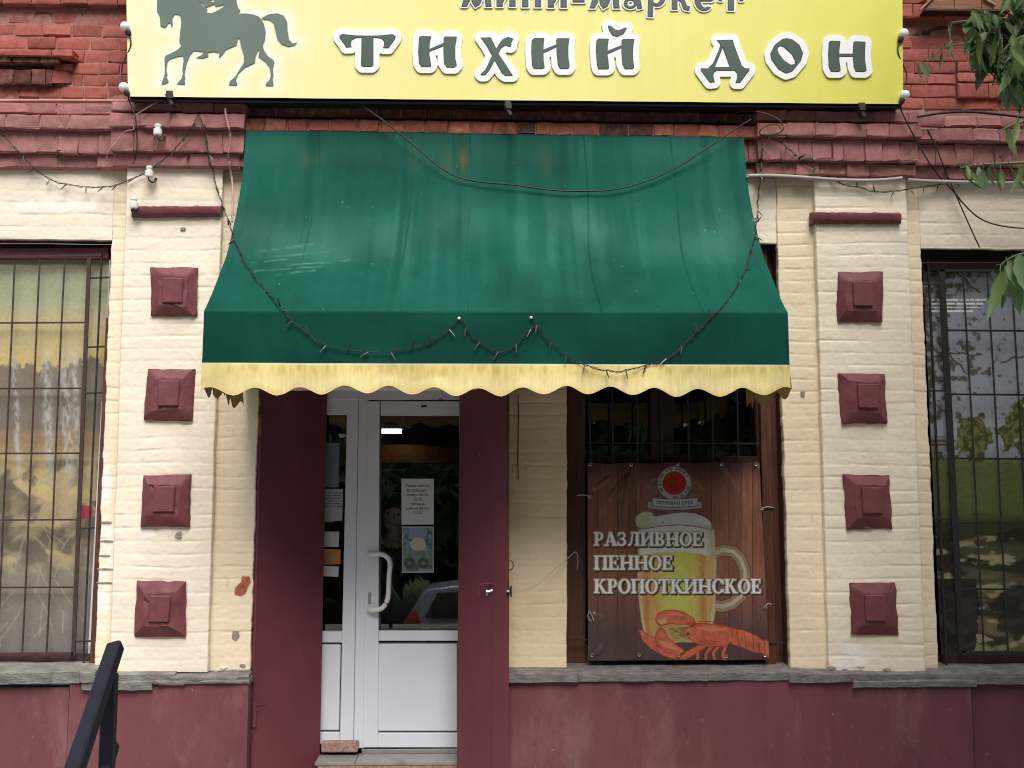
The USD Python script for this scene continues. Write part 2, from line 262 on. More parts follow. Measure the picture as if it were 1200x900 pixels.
def cream(name, x0, x1, z0, z1, y0, wl=0, wr=0, wb=0, seed=0, step=0.0065, rough=0.004, parent=building, wear=None, **kw):
    """skin from x0(z) to x1(z) at depth y0; wl, wr, wb: how far it turns back round its left, right and lower edge"""
    f0 = x0 if callable(x0) else (lambda z: 0*z+x0); f1 = x1 if callable(x1) else (lambda z: 0*z+x1)
    zt = z1 if callable(z1) else (lambda x: 0*x+z1); zb = z0 if callable(z0) else (lambda x: 0*x+z0)
    xm = float(np.mean([f0(np.array(2.0)), f1(np.array(2.0))])); W = float(f1(np.array(2.0))-f0(np.array(2.0))); H = float(zt(xm)-zb(xm))
    nu, nv = max(6, int(W/step)), max(6, int(H/step))
    s = np.linspace(0, 1, nu); t = np.linspace(0, 1, nv); dep = np.zeros(nu); nx = np.zeros(nu); ny = -np.ones(nu)
    if wl: k = max(2, int(wl/0.01)); s = np.r_[np.zeros(k), s]; dep = np.r_[np.linspace(wl, wl/k, k), dep]; nx = np.r_[-np.ones(k), nx]; ny = np.r_[np.zeros(k), ny]
    if wr: k = max(2, int(wr/0.01)); s = np.r_[s, np.ones(k)]; dep = np.r_[dep, np.linspace(wr/k, wr, k)]; nx = np.r_[nx, np.ones(k)]; ny = np.r_[ny, np.zeros(k)]
    dz = np.zeros(nv)
    if wb: k = max(2, int(wb/0.01)); t = np.r_[np.zeros(k), t]; dz = np.r_[np.linspace(wb, wb/k, k), dz]
    S, T = np.meshgrid(s, t, indexing='ij'); zz = lerp(zb(xm), zt(xm), T); a, b = f0(zz), f1(zz)
    xx = lerp(a, b, S); zz = lerp(zb(xx), zt(xx), T)
    e = (fbm(np.stack([zz*9, 0*zz+seed, 0*zz+1.5], -1), 4)-.5)*2*rough; e2 = (fbm(np.stack([zz*9, 0*zz+seed+40, 0*zz+1.5], -1), 4)-.5)*2*rough
    near0, near1 = np.exp(-(xx-a)/0.03), np.exp(-(b-xx)/0.03)
    u = xx+dep[:, None]*np.where(nx < 0, -1, 1)[:, None]
    h = masonry(u, zz, seed)
    if wb: h = np.where(dz[None, :] > 0, h*0.4, h)
    yy = y0+dep[:, None]+dz[None, :]+h*ny[:, None]*(dz[None, :] == 0)
    xx = xx+e*near0*(wl > 0)+e2*near1*(wr > 0)+h*nx[:, None]
    if wb: zz = zz-(fbm(np.stack([xx*9, 0*xx+seed, 0*xx+7], -1), 4)-.5)*2*rough*np.exp(-np.abs(zz-zb(xx))/0.03)
    pts = np.stack([xx, yy+0*zz, zz], -1)
    c = np.ones(pts.shape)*(np.array([.985, .945, .86]) if name == 'wall_strip' else np.array([1.0, 1.0, 1.0]))
    tone = fbm(np.stack([xx*2, 0*xx, zz*2], -1), 3); c *= (0.94+0.12*tone)[..., None]
    if wear is not None: c = wear(xx, zz, c)
    v, f = grid(pts)
    return obj(name, (v, f), 'cream_paint', parent, smooth=True, cols=c.reshape(-1, 3), **kw)
def blot(x, z, px, py, y, rx, rz, seed=0):
    q = P(px, py, y); d = ((x-q[0])/rx)**2+((z-q[2])/rz)**2
    return np.clip(1.5-d-1.3*(fbm(np.stack([x*22, z*22, 0*x+seed], -1), 4)-.3)*1.6, 0, 1)
WHITE = np.array([1.02, 1.13, 1.36])                       # where the cream has worn to the white undercoat
def wear_of(*spots, y=0.0):
    def w(x, z, c):
        for s, (px, py, rx, rz) in enumerate(spots): c = lerp(c, WHITE, (blot(x, z, px, py, y, rx, rz, s)*0.75)[..., None])
        return c
    return w
def edge(pt, pb, y=0.0):
    """edge line through two pixels as x(z)"""
    a, b = P(*pt, y), P(*pb, y); return lambda z: a[0]+(b[0]-a[0])*(np.asarray(z)-a[2])/(b[2]-a[2])
e_lw_r = edge((131, 285), (111, 783)); e_pl_l = edge((151, 260), (132, 790)); e_pl_r = edge((262, 260), (246, 790)); e_door_l = edge((303, 480), (293, 790))
e_wall2 = edge((595, 480), (594, 785)); e_bw_l = edge((664, 480), (664, 783)); e_bw_r = edge((911, 290), (926, 785)); e_pr_l = edge((951, 215), (968, 787)); e_pr_r = edge((1057, 215), (1080, 787)); e_rw_l = edge((1079, 292), (1099, 780))
z_lw = level(281, 292, 0.0)
xw0 = X(-150, 500, 0)
cream('wall_strip', XL, xw0, z_ledge, z_cream_top, 0.0, wr=0.03, seed=1, step=0.02)
cream('lintel', xw0-0.001, lambda z: e_lw_r(z)+0.0, z_lw, z_cream_top, 0.0, wb=0.02, seed=2, wear=wear_of((60, 240, .3, .05)))
cream('wall_strip', e_lw_r, lambda z: e_pl_l(z)+0.02, z_ledge, z_cream_top, 0.0, wr=0, wl=0.03, seed=3, rough=0.010, wear=wear_of((124, 640, .07, .16), (122, 700, .06, .2), (124, 560, .04, .2)))
pil_l = cream('pilaster', e_pl_l, e_pl_r, z_ledge, level(196, 208, Y_PIL), Y_PIL, wl=0.06, wr=0.055, seed=4, wear=wear_of((225, 690, .03, .1), (180, 625, .06, .03)))
cream('wall_strip', lambda z: e_pl_r(z)-0.02, e_door_l, z_ledge, z_cream_top, -0.008, wr=0.10, seed=5, rough=0.012)
cream('lintel', e_door_l, e_bw_l, level(455, 458, 0), z_cream_top, 0.004, wb=0.1, seed=6, step=0.012)
cream('wall_strip', e_wall2, e_bw_l, z_ledge, level(455, 458, 0), 0.0, wl=0.1, wr=0.03, seed=7, rough=0.005, wear=lambda x, z, c: c*np.array([.96, .93, .84]))
cream('lintel', e_bw_l, e_bw_r, level(276, 288, 0), z_cream_top, 0.0, wb=0.02, seed=8, step=0.01)
cream('wall_strip', e_bw_r, lambda z: e_pr_l(z)+0.02, z_ledge, z_cream_top, -0.012, wl=0.045, seed=9, rough=0.010)
pil_r = cream('pilaster', e_pr_l, e_pr_r, z_ledge, level(196, 208, Y_PIL), Y_PIL, wl=0.055, wr=0.06, seed=10, wear=wear_of((1000, 765, .13, .06), (985, 778, .08, .05), (1055, 215, .05, .03)))
cream('wall_strip', lambda z: e_pr_r(z)-0.02, e_rw_l, z_ledge, z_cream_top, -0.004, wr=0.034, seed=11, rough=0.008)
xw1 = X(1350, 500, 0)
cream('lintel', e_rw_l, xw1, z_lw, z_cream_top, 0.0, wb=0.02, seed=12, wear=None)
cream('wall_strip', xw1, XR, z_ledge, z_cream_top, 0.0, wl=0.03, seed=13, step=0.02)
# flakes where the paint is knocked off
def flake(px, py, pts, y, m, parent):
    poly = Polygon([(px+a, py+b) for a, b in pts]).buffer(0.5)
    obj('bare_patch', extr(poly, y, 0.006, None), m, parent)
flake(276, 745, [(-3, -5), (3, -5), (4, 0), (0, 5), (-4, 2)], -0.017, 'chip_grey', building)
flake(285, 686, [(-10, 9), (-9, 3), (-2, -4), (-1, -10), (6, -10), (8, -5), (5, 0), (2, 8), (-3, 11)], -0.018, 'chip_red', building)
flake(209, 627, [(-4, 1), (-1, -3), (3, -4), (3, 2), (0, 3)], -0.072, 'chip_grey', building)
flake(941, 461, [(-2, -2), (2, -2), (2, 2), (-2, 2)], -0.024, 'chip_grey', building)

for x0_, x1_, y_ in ((117, 132, 634), (116, 128, 651), (114, 132, 667), (113, 131, 683), (118, 130, 612)):
    flake((x0_+x1_)/2, y_, [(-(x1_-x0_)/2, -.3), (0, -.7), ((x1_-x0_)/2, -.2), ((x1_-x0_)/2, .2), (0, .3)], -.008, 'chip_grey', building)
for k_, (px_, py_) in enumerate(((262, 782), (275, 787), (284, 780), (252, 789), (975, 783), (990, 786), (1010, 780), (1040, 785), (214, 268))):
    rk = np.random.default_rng(k_); flake(px_, py_, [(rk.uniform(2, 5)*math.cos(a_), rk.uniform(.8, 2)*math.sin(a_)) for a_ in np.linspace(0, 6.28, 9)[:-1]], (-.016 if px_ > 246 and px_ < 300 or 930 < px_ < 960 else Y_PIL-.0105), 'chip_grey' if k_ % 3 else 'sign_white', building)
# ---- maroon rusticated blocks and bars on the pilasters
def block(parent, corners, inner, seed):
    y = Y_PIL-0.003; rg = np.random.default_rng(seed)
    c = np.array([P(a, b, y) for a, b in corners]); ctr = c.mean(0)
    def ring(k, out, jit=0.0048): r = ctr+(c-ctr)*k; r = r+rg.normal(0, jit, r.shape); r[:, 1] = y-out; return r
    def fine(r):                                           # three points more on each side, roughened
        o = []
        for i in range(4):
            for t in np.linspace(0, 1, 7)[:-1]: o.append(lerp(r[i], r[(i+1) % 4], t)+rg.normal(0, 0.0028, 3))
        return np.array(o)
    rs = [fine(ring(1.0, -0.01)), fine(ring(1.0, 0.012)), fine(ring(0.96, 0.020)), fine(ring(0.64, 0.050)), fine(ring(0.58, 0.052))]
    n = 24; v = np.vstack(rs+[ctr[None]*[1, 0, 1]+[0, y-0.052, 0]]); f = []
    for a in range(len(rs)-1):
        for i in range(n): j = (i+1) % n; f += [[a*n+i, a*n+j, (a+1)*n+j], [a*n+i, (a+1)*n+j, (a+1)*n+i]]
    b = (len(rs)-1)*n; f += [[b+i, b+(i+1) % n, len(v)-1] for i in range(n)]
    o = obj('rustic_block', (v, np.array(f)), 'maroon_block', parent, smooth=28)
    q = [P(a, b, y-0.056) for a, b in inner]; cc = np.zeros((2, 2, 2, 3))
    for i, k, p in ((0, 1, q[0]), (1, 1, q[1]), (1, 0, q[2]), (0, 0, q[3])): cc[i, 0, k] = (p[0], y-0.070, p[2]); cc[i, 1, k] = (p[0], y-0.05, p[2])
    obj('raised_square', hexa(cc, 0.006), 'maroon_block', o)
for n, (co, inn) in enumerate([
    ([(179, 313), (232, 313), (231, 371), (178, 371)], [(191, 326), (215, 326), (214, 355), (190, 355)]),
    ([(174, 433), (228, 433), (227, 493), (170, 493)], [(186, 446), (211, 446), (209, 476), (185, 476)]),
    ([(168, 556), (224, 556), (222, 618), (165, 618)], [(181, 570), (206, 570), (204, 600), (179, 600)]),
    ([(161, 681), (218, 681), (217, 745), (159, 745)], [(176, 698), (201, 698), (198, 729), (174, 729)])]): block(pil_l, co, inn, 20+n)
for n, (co, inn) in enumerate([
    ([(981, 319), (1033, 319), (1033, 377), (981, 377)], [(999, 330), (1023, 330), (1023, 359), (1000, 359)]),
    ([(982, 437), (1036, 438), (1039, 496), (986, 496)], [(1004, 450), (1029, 450), (1029, 479), (1006, 478)]),
    ([(988, 556), (1041, 557), (1044, 619), (992, 619)], [(1009, 571), (1034, 571), (1034, 602), (1011, 602)]),
    ([(995, 684), (1048, 683), (1051, 743), (998, 743)], [(1013, 697), (1038, 697), (1038, 728), (1014, 728)])]): block(pil_r, co, inn, 40+n)
for pl, q in ((pil_l, [(153, 240), (258, 240), (257, 252), (153, 253)]), (pil_r, [(953, 247), (1056, 248), (1057, 261), (953, 260)])):
    a, b, c, d = [P(*k, Y_PIL-0.045) for k in q]; sec = []
    L = np.linspace(0, 1, 26); rg = np.random.default_rng(3); w = [(0.0, 1.05), (-1, .8), (-1, .25), (-.6, 0), (1.2, 0)]
    pts = np.array([[lerp(lerp(d, c, t), lerp(a, b, t), h)+[0, 0.045*(1+dy) if dy > 0 else 0.045*(dy+1)*0.9, 0]+rg.normal(0, .0016, 3) for dy, h in [(1.2, 1.05), (-.2, 1.02), (-1, .8), (-1, .3), (-.5, 0), (1.2, -.02)]] for t in L])
    v, f = grid(pts); n = len(v); f = np.vstack([f, [[0, i, i+1] for i in range(1, 5)], [[n-6, n-6+i+1, n-6+i] for i in range(1, 5)]])
    obj('bar_moulding', (v, f), 'maroon_block', pl, smooth=40)

# ---- red brick: cornice courses and the wall above, every brick a piece
NB = [0]
def brick(parent, x0, x1, z0, z1, yf, m, depth=0.09, seed=None, rough=1.0):
    """one weathered brick: x0..x1, lower and upper edge z0(x), z1(x), front at yf"""
    seed = NB[0] if seed is None else seed; NB[0] += 1; rg = np.random.default_rng(1000+seed)
    nx = 6 if x1-x0 > 0.17 else 5
    s = np.r_[0, 0.05, np.linspace(.25, .75, nx-4), 0.95, 1]; t = np.array([0, 0.1, 0.5, 0.9, 1]); S, T = np.meshgrid(s, t, indexing='ij')
    xx = lerp(x0, x1, S); zz = lerp(z0(xx), z1(xx), T)
    border = (S <= 0) | (S >= 1) | (T <= 0) | (T >= 1)
    tilt = rg.normal(0, 0.0022*rough)
    yy = yf+np.where(border, 0.006, 0)+rg.normal(0, 0.0016*rough, S.shape)+rg.normal(0, 0.0025*rough)+tilt*(T-.5)*2
    xx = xx+rg.normal(0, 0.0014*rough, S.shape); zz = zz+rg.normal(0, 0.0014*rough, S.shape)
    pts = np.stack([xx, yy, zz], -1); v, f = grid(pts); nu, nv = S.shape
    rim = [i*nv for i in range(nu)]+[(nu-1)*nv+j for j in range(1, nv)]+[i*nv+nv-1 for i in range(nu-2, -1, -1)]+[j for j in range(nv-2, 0, -1)]
    bk = v[rim].copy(); bk[:, 1] = yf+depth; n = len(v); k = len(rim)
    g = [[rim[(i+1) % k], rim[i], n+i] for i in range(k)]+[[rim[(i+1) % k], n+i, n+(i+1) % k] for i in range(k)]
    return obj('brick', (np.vstack([v, bk]), np.vstack([f, g])), m, parent, smooth=35)
def course(parent, xa, xb, zlo, zhi, yf, w, m, depth=0.09, joint=0.008, jit=0.12, skip=None, shift=0.0, seed=0, rough=1.0):
    """a row of bricks from xa to xb, mean length w; m: material or function of (rng, x)"""
    rg = np.random.default_rng(500+seed); x = xa-shift*w
    while x < xb-0.012:
        L = w*(1+rg.normal(0, jit)); x1 = min(x+L, xb); x1 = xb if xb-x1 < 0.35*w else x1
        a = max(x, xa)
        if x1-a > 0.02 and not (skip and skip((a+x1)/2)):
            brick(parent, a+joint/2, x1-joint/2, lambda q, z=zlo: z(q)+joint/2, lambda q, z=zhi: z(q)-joint/2, yf, m(rg, a) if callable(m) else m, depth, rough=rough)
        x = x1
def slab(name, xa, xb, zlo, zhi, y0, y1, m, parent=building, **kw):
    c = [[[[x, y, z(x)] for z in (zlo, zhi)] for y in (y0, y1)] for x in (xa, xb)]; return obj(name, hexa(c, 0), m, parent, **kw)
sub = lambda f, d: (lambda x: f(x)+d)
# cornice: four courses stepping out; the breaks over the pilasters stand 6 cm further forward
x_pl0, x_pl1 = X(126, 160, -0.2), X(286, 160, -0.2); x_pr0, x_pr1 = X(887, 165, -0.16), X(1080, 165, -0.18)
C1 = (level(121, 135.5, -.10), level(133.5, 149, -.10)); C2 = (level(134, 150, -.135), level(151, 166, -.135)); C3 = (level(151.5, 169, -.09), level(179, 194, -.09)); C4 = (level(180, 196, -.045), level(197, 211, -.045))
cor = slab('cornice', XL, XR, sub(C4[1], 0.012), sub(C1[0], 0.02), 0.03, 0.35, 'mortar')
for nm, (zt, zb), yy in (('mortar_bed', C1, -.10), ('mortar_bed', C2, -.135), ('mortar_bed', C3, -.09), ('mortar_bed', C4, -.045)):
    slab(nm, XL, XR, sub(zb, .010), sub(zt, -.008), yy+.006, .04, 'mortar', cor)
    for a, b in ((x_pl0, x_pl1), (x_pr0, x_pr1)): slab(nm, a+.012, b-.012, sub(zb, .011), sub(zt, -.009), yy-.06+.006, yy+.05, 'mortar', cor)
xf0, xf1 = X(-95, 160, -.1), X(1300, 160, -.1)              # bricks are built as far as the picture reaches
def tone_c(rg, x): return 'brick_paint' if rg.random() < 2 else 'brick_red'
def tone_mid(rg, x): return rg.choice(['brick_orange', 'brick_orange', 'brick_orange', 'brick_dark', 'brick_red'])
for sd, ((zt, zb), yy, w, dpt) in enumerate(((C1, -.10, .20, .1), (C2, -.135, .185, .12), (C3, -.09, .125, .1), (C4, -.045, .21, .08))):
    course(cor, xf0, x_pl0+.01, zb, zt, yy, w, tone_c, dpt, seed=sd, joint=.005 if sd != 2 else .003, rough=1.7)
    course(cor, x_pl0, x_pl1-(.0, .0, .01, .04)[sd], zb, zt, yy-.06, w*1.1, 'brick_paint', dpt+.06, seed=sd+10, joint=.005 if sd != 2 else .003, rough=1.7)
    course(cor, x_pr0+(0, 0, .035, .05)[sd], x_pr1-(0, .0, .03, .06)[sd], zb, zt, yy-.06, w*.95, 'brick_paint', dpt+.06, seed=sd+20, joint=.005 if sd != 2 else .003, rough=1.7)
    course(cor, x_pr1-.01, xf1, zb, zt, yy, w, tone_c, dpt, seed=sd+30, joint=.005 if sd != 2 else .003, rough=1.7)
    if sd < 2: course(cor, x_pl1+.004, x_pr0-.004, zb, zt, yy-.003, w*.80, tone_mid if sd else 'brick_dark', dpt-.02, seed=sd+40, joint=.010)
    else: course(cor, x_pr0-.32, x_pr0-.004+(0, 0, .035, .05)[sd], zb, zt, yy, w, tone_c, dpt, seed=sd+50, joint=.006); course(cor, x_pl1+.002-(.0, .0, .01, .04)[sd], x_pl1+.12, zb, zt, yy, w, tone_c, dpt, seed=sd+60)
# wall above the cornice
Q = [(-26, -9), (-8, 9), (12, 29), (28, 44), (43, 58.5), (58, 72.5), (72.5, 86.5), (86.5, 100), (100.5, 115), (115.5, 129)]   # course boundaries left, right
lv = [level(a, b, 0.0) for a, b in Q]
TOPZ = 6.2
uw = slab('upper_wall', XL, XR, sub(C1[0], .018), sub(lv[1], 0.0), 0.007, 0.35, 'mortar')
slab('mortar_bed', XL, XR, sub(lv[2], .022), sub(lv[0], .25), -0.035, 0.35, 'mortar_dark', uw)
usdkit.material(stage, '/World/Looks/brick_far', {'g': ('geometry', {}), 'm': ('mapping', {'rotation': (math.pi/2, 0, 0)}), 'b': ('brick_texture', {'scale': 1.0, 'brick_width': 0.15, 'row_height': 0.077, 'mortar_size': 0.006, 'color1': (0.30, 0.085, 0.065), 'color2': (0.24, 0.07, 0.055), 'mortar': (0.30, 0.15, 0.13)}), 'p': ('principled_bsdf', {'roughness': 0.85})},
    [('g.position', 'm.vector'), ('m.vector', 'b.vector'), ('b.color', 'p.base_color')], surface='p.BSDF')
slab('parapet', XL, XR, sub(lv[0], .25), lambda x: 0*x+TOPZ, -0.02, 0.35, 'brick_far')
def tone_r(rg, x): return 'brick_red' if rg.random() < .93 else 'brick_dark'
xs0, xs1 = X(160, 60, 0), X(1046, 60, 0)
for k in range(len(Q)-1):
    zt, zb = lv[k], lv[k+1]; yy, m, w = (-.05, 'brick_red', .155) if k == 0 else ((-.05, 'brick_red', .155) if k == 0 else (0.0, tone_r, .150))
    if k == 0: zb = sub(lv[1], 0.0)
    if k == 1: zb = sub(lv[2], .018); yy = -.05
    if k == 2: yy, m = .006, (lambda rg, x: rg.choice(['brick_dark', 'brick_dark', 'brick_red']))
    wL = w*1.25 if k in (0, 1, 3, 4) else w
    xl1 = X(168, 60, 0)
    course(uw, xf0 if k not in (5, 6, 7) else X(86, 70, 0), xl1, zb, zt, yy, wL, m, .1, seed=70+k, shift=.5*(k % 2), joint=.007)
    course(uw, xs1, xf1 if k not in (5, 6, 7) else X(1121, 90, 0), zb, zt, yy, w*1.5, m if k == 2 else ('brick_red'), .1, seed=90+k, shift=.5*(k % 2), joint=.005)
# brick window sills of the storey above, left and right, seen from below
def corbel(pts_top, pts_low, y0, y1, side):
    (a, b, c, d) = pts_top
    o = obj('window_sill', quadbox(pts_top, y0, .05, .006), 'brick_red' if side < 0 else 'brick_red', uw)
    return o
def pxcourse(px0, px1, pt, pb, y, w, m, dpt, seed, parent=uw, joint=.006):
    course(parent, X(px0, pt, y), X(px1, pt, y), (lambda z: (lambda x: 0*x+z))(Z((px0+px1)/2, pb, y)), (lambda z: (lambda x: 0*x+z))(Z((px0+px1)/2, pt, y)), y, w, m, dpt, seed=seed, joint=joint)
pxcourse(-98, 86, 57, 65, -.10, .27, 'brick_red', .13, 201); pxcourse(-98, 70, 65.5, 73, -.075, .16, 'brick_dark', .11, 202)
pxcourse(-98, 62, 80, 98, -.045, .10, 'brick_dark', .09, 203, joint=.004); pxcourse(63, 85, 73.5, 82, -.03, .12, 'brick_red', .09, 204)
cn = [P(58, 82, -.045), P(84, 97, -.0), P(58, 97.5, -.045), P(84, 83, 0.0)]
obj('brick', join((np.array([cn[0], cn[1], cn[2]]), np.array([[0, 1, 2]])), (np.array([cn[0], cn[3], cn[1]]), np.array([[0, 1, 2]])), (np.array([cn[2], cn[1], P(58, 97.5, 0.0)]), np.array([[0, 1, 2]]))), 'brick_red', uw)
for k, (t, b) in enumerate(((73, 85), (85.5, 97.5), (98, 115))): pxcourse(1122, 1300, t, b, -.035, .26, 'brick_red', .08, 210+k)
# ---- plinth with its cement ledge
zp_l = lambda x: 0*x+Z(60, 806, -.09); zp_r = lambda x: 0*x+Z(900, 802, -.09); GROUND = -0.17
def rough_slab(name, xa, xb, zb, zt, yf, yb, m, seed, amp=.006, zamp=.006, parent=building, front=None, slope=0.0):
    """long block with uneven arrises: profile swept along x"""
    n = max(8, int((xb-xa)/.012)); s = np.linspace(xa, xb, n); nn = lambda f, o: (fbm(np.stack([s*f, 0*s+seed, 0*s+o], -1), 4)-.5)*2
    rq = np.random.default_rng(seed); cut = np.cumsum(rq.uniform(.05, .45, 60))+xa; lv_ = rq.normal(0, zamp*.9, 61)[np.searchsorted(cut, s)]; ly_ = rq.normal(0, amp*.5, 61)[np.searchsorted(cut, s)]; t = zt+zamp*nn(5, 1)*.5+.3*lv_; b = zb+zamp*nn(9, 2)+lv_; ff = yf+amp*nn(8, 3)+ly_; rows = []
    prof = [(0*s+yb, t+slope), (lerp(ff, yb, .4), t+slope*.6+.003*nn(14, 5)), (ff+.006, t-.002), (ff, t-.007), (ff+.003*nn(20, 7), (t+b)/2), (ff+.002, b+.004), (ff+.008, b), (0*s+yb, b)]
    pts = np.stack([np.stack([s, p[0], p[1]], -1) for p in prof], 1); v, f = grid(pts); k = len(prof); e = len(v)-k
    f = np.vstack([f, [[0, i, i+1] for i in range(1, k-1)], [[e, e+i+1, e+i] for i in range(1, k-1)]])
    return obj(name, (v, f[:, ::-1]), m, parent, smooth=40)
y_pl = -.10
def plinth(pxa, pxb, ptop, y, m='maroon_render', **kw):
    a, b = X(pxa, 850, y), X(pxb, 850, y); nx, nz = max(4, int((b-a)/.03)), 34
    S, T = np.meshgrid(np.linspace(a, b, nx), np.linspace(GROUND-.05, Z((pxa+pxb)/2, ptop, y), nz), indexing='ij')
    yy = y+.010*(fbm(np.stack([S*2.2, T*2.2, 0*S+pxa], -1), 4)-.5)
    for _ in range(3): yy = yy
    pts = np.stack([S, yy, T], -1)
    pts = np.concatenate([np.stack([S[:1], 0*S[:1]+.03, T[:1]], -1), pts, np.stack([S[-1:], 0*S[-1:]+.03, T[-1:]], -1)], 0)
    pts = np.concatenate([pts, np.stack([pts[:, -1, 0], 0*pts[:, -1, 0]+.03, pts[:, -1, 2]], -1)[:, None]], 1)
    return obj('plinth', grid(pts), m, building, smooth=40, **kw)
plinth(-190, 79.5, 806, y_pl+.02); plinth(80, 290, 800, y_pl); plinth(594, 1140, 797, y_pl); plinth(1140.5, 1390, 801, y_pl+.05)
def ledge(pxa, pxb, pt, pb, yf, seed, slope=.012, yb=.04, zamp=.008):
    rough_slab('ledge', X(pxa, pt, yf), X(pxb, pt, yf), Z((pxa+pxb)/2, pb, yf), Z((pxa+pxb)/2, pt, yf), yf, yb, 'cement', seed, amp=.012, zamp=zamp, slope=slope)
ledge(-190, 112, 787, 801, -.13, 1, .03, .2); ledge(96, 178, 798, 809.5, -.128, 2, zamp=.006); ledge(170, 292, 797, 802, -.120, 3, zamp=.004); ledge(100, 205, 789, 799, -.11, 8)
ledge(200, 291, 792, 799, -.107, 9, zamp=.004)
ledge(593, 940, 788, 799.5, -.13, 4, .02, .2, zamp=.004); ledge(925, 1015, 789, 801, -.124, 5, zamp=.005); ledge(1000, 1146, 797.5, 806, -.128, 6, zamp=.005); ledge(995, 1085, 789, 798, -.11, 10); ledge(1075, 1390, 788, 803, -.10, 7, .03, .2)
# ------------------------------------------------------------------ windows
# the room behind
IN = 4.2
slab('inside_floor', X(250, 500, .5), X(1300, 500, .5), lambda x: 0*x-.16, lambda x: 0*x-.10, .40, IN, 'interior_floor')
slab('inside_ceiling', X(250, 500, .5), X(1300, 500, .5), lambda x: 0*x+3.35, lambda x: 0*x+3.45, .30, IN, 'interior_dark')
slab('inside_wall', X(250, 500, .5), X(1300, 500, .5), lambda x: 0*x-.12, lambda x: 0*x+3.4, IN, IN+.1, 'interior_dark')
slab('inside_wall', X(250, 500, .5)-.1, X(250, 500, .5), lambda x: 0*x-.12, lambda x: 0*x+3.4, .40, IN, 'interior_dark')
slab('inside_wall', X(1300, 500, .5), X(1300, 500, .5)+.1, lambda x: 0*x-.12, lambda x: 0*x+3.4, .40, IN, 'interior_dark')
def pbar(parent, name, a, b, y, w, d, m): return obj(name, bar(P(*a, y), P(*b, y), w, d), m, parent)
GY, WY = 0.05, 0.13
def window(jl, jr, top, bot, m_frame, m_soffit, fw=.06, lining=True, label=None):
    """opening with wooden lining; jl, jr: edge lines as x(z)"""
    zt, zb = top, bot; xa, xb = float(jl(zt)), float(jr(zt)); xc, xd = float(jl(zb)), float(jr(zb))
    w = obj('window', join(hexa([[[[q[k], y, (zb, zt)[k]] for k in (0, 1)] for y in (WY, WY+.05)] for q in ((xc-.01, xa-.01), (xc+fw, xa+fw))], .003),
                           hexa([[[[q[k], y, (zb, zt)[k]] for k in (0, 1)] for y in (WY, WY+.05)] for q in ((xd-fw, xb-fw), (xd+.01, xb+.01))], .003),
                           box(min(xa, xc)+fw, max(xb, xd)-fw, WY+.002, WY+.048, zt-fw, zt, .003), box(min(xa, xc)+fw, max(xb, xd)-fw, WY+.002, WY+.048, zb, zb+fw, .003)), m_frame, building, **({'label': label} if label else {}))
    if lining:
        obj('head_lining', box(min(xa, xc)-.01, max(xb, xd)+.01, .021, WY, zt, zt+.05, .003), m_soffit, w)
        for q in ((xc-.03, xa-.03, xc+.004, xa+.004), (xd-.004, xb-.004, xd+.03, xb+.03)):
            obj('side_lining', hexa([[[[q[2*s+k], y, (zb, zt)[k]] for k in (0, 1)] for y in (.032, WY)] for s in (0, 1)], .003), m_frame, w)
    return w, (xa, xb, xc, xd)
# left window
zt, zb = Z(60, 281, .02), Z(60, 784, .02)
wl, _ = window(lambda z: 0*np.asarray(z)+xw0, e_lw_r, zt, zb, 'wood_brown', 'maroon_block', .05)
obj('head_board', quadbox([(-148, 292), (127, 290), (127, 303), (-148, 303)], .08, .125), 'maroon_block', wl)
obj('bottom_board', quadbox([(-165, 768), (106, 766), (105, 783), (-166, 784)], .095, .14), 'grille_brown', wl)
obj('sash', join(quadbox([(119, 470), (121, 470), (109, 766), (103, 766)], .108, .124, .001), quadbox([(112.5, 620), (114, 620), (107.5, 757), (103.5, 757)], .1065, .1075, 0)), 'plastic_white', wl)
obj('jamb_board', quadbox([(124, 372), (131, 372), (112, 783), (104.5, 783)], .036, .12, .003), 'wood_brown', wl)
def pane(parent, x0, x1, z0, z1, y): return obj('pane', box(x0, x1, y, y+.006, z0, z1, 0), 'glass', parent)
pane(wl, xw0+.03, X(124, 500, WY), zb+.03, zt-.03, WY+.012)
grL = [('frame_bar', (104.5, 303), (86, 768), .024), ('frame_bar', (-118, 304), (119, 299), .014), ('frame_bar', (-136, 768), (86, 766), .020), ('frame_bar', (-114, 303), (-136, 768), .024)]
for nm, a, b, w in grL: pbar(wl, nm, a, b, GY, w, .012, 'grille_brown')
for k in range(-4, 3):
    t, b = 76+29.3*(k-2), 54.5+28.6*(k-2)
    if t > -110:
        obj('bar', tube(spline([P(t, 304, GY+.008), P(lerp(t, b, .35)+1.0*math.sin(k*3), 465, GY+.004), P(lerp(t, b, .7)-1.0*math.sin(k*5), 620, GY+.008), P(b, 767, GY+.008)], 12), .0055, 6), 'grille_brown', wl)
for py in (378, 455, 531, 609, 688): pbar(wl, 'bar', (-120, py+1), (104.5-(py-303)*.0398, py), GY+.016, .010, .010, 'grille_brown')
pbar(wl, 'side_bar', (119.5, 296), (97, 790), GY+.01, .010, .010, 'black_metal')
for py, a, b in ((326, 104, 128), (407, 101, 126), (461, 99, 124), (619.5, 93, 111), (752, 87, 109)): pbar(wl, 'side_bar', (a, py), (b, py-1), GY, .010, .010, 'black_metal')
obj('side_bar', tube(spline([P(108, 768, .06), P(101, 772, .05), P(97, 779, .05), P(96, 790, .05)], 8), .005), 'grille_brown', wl)
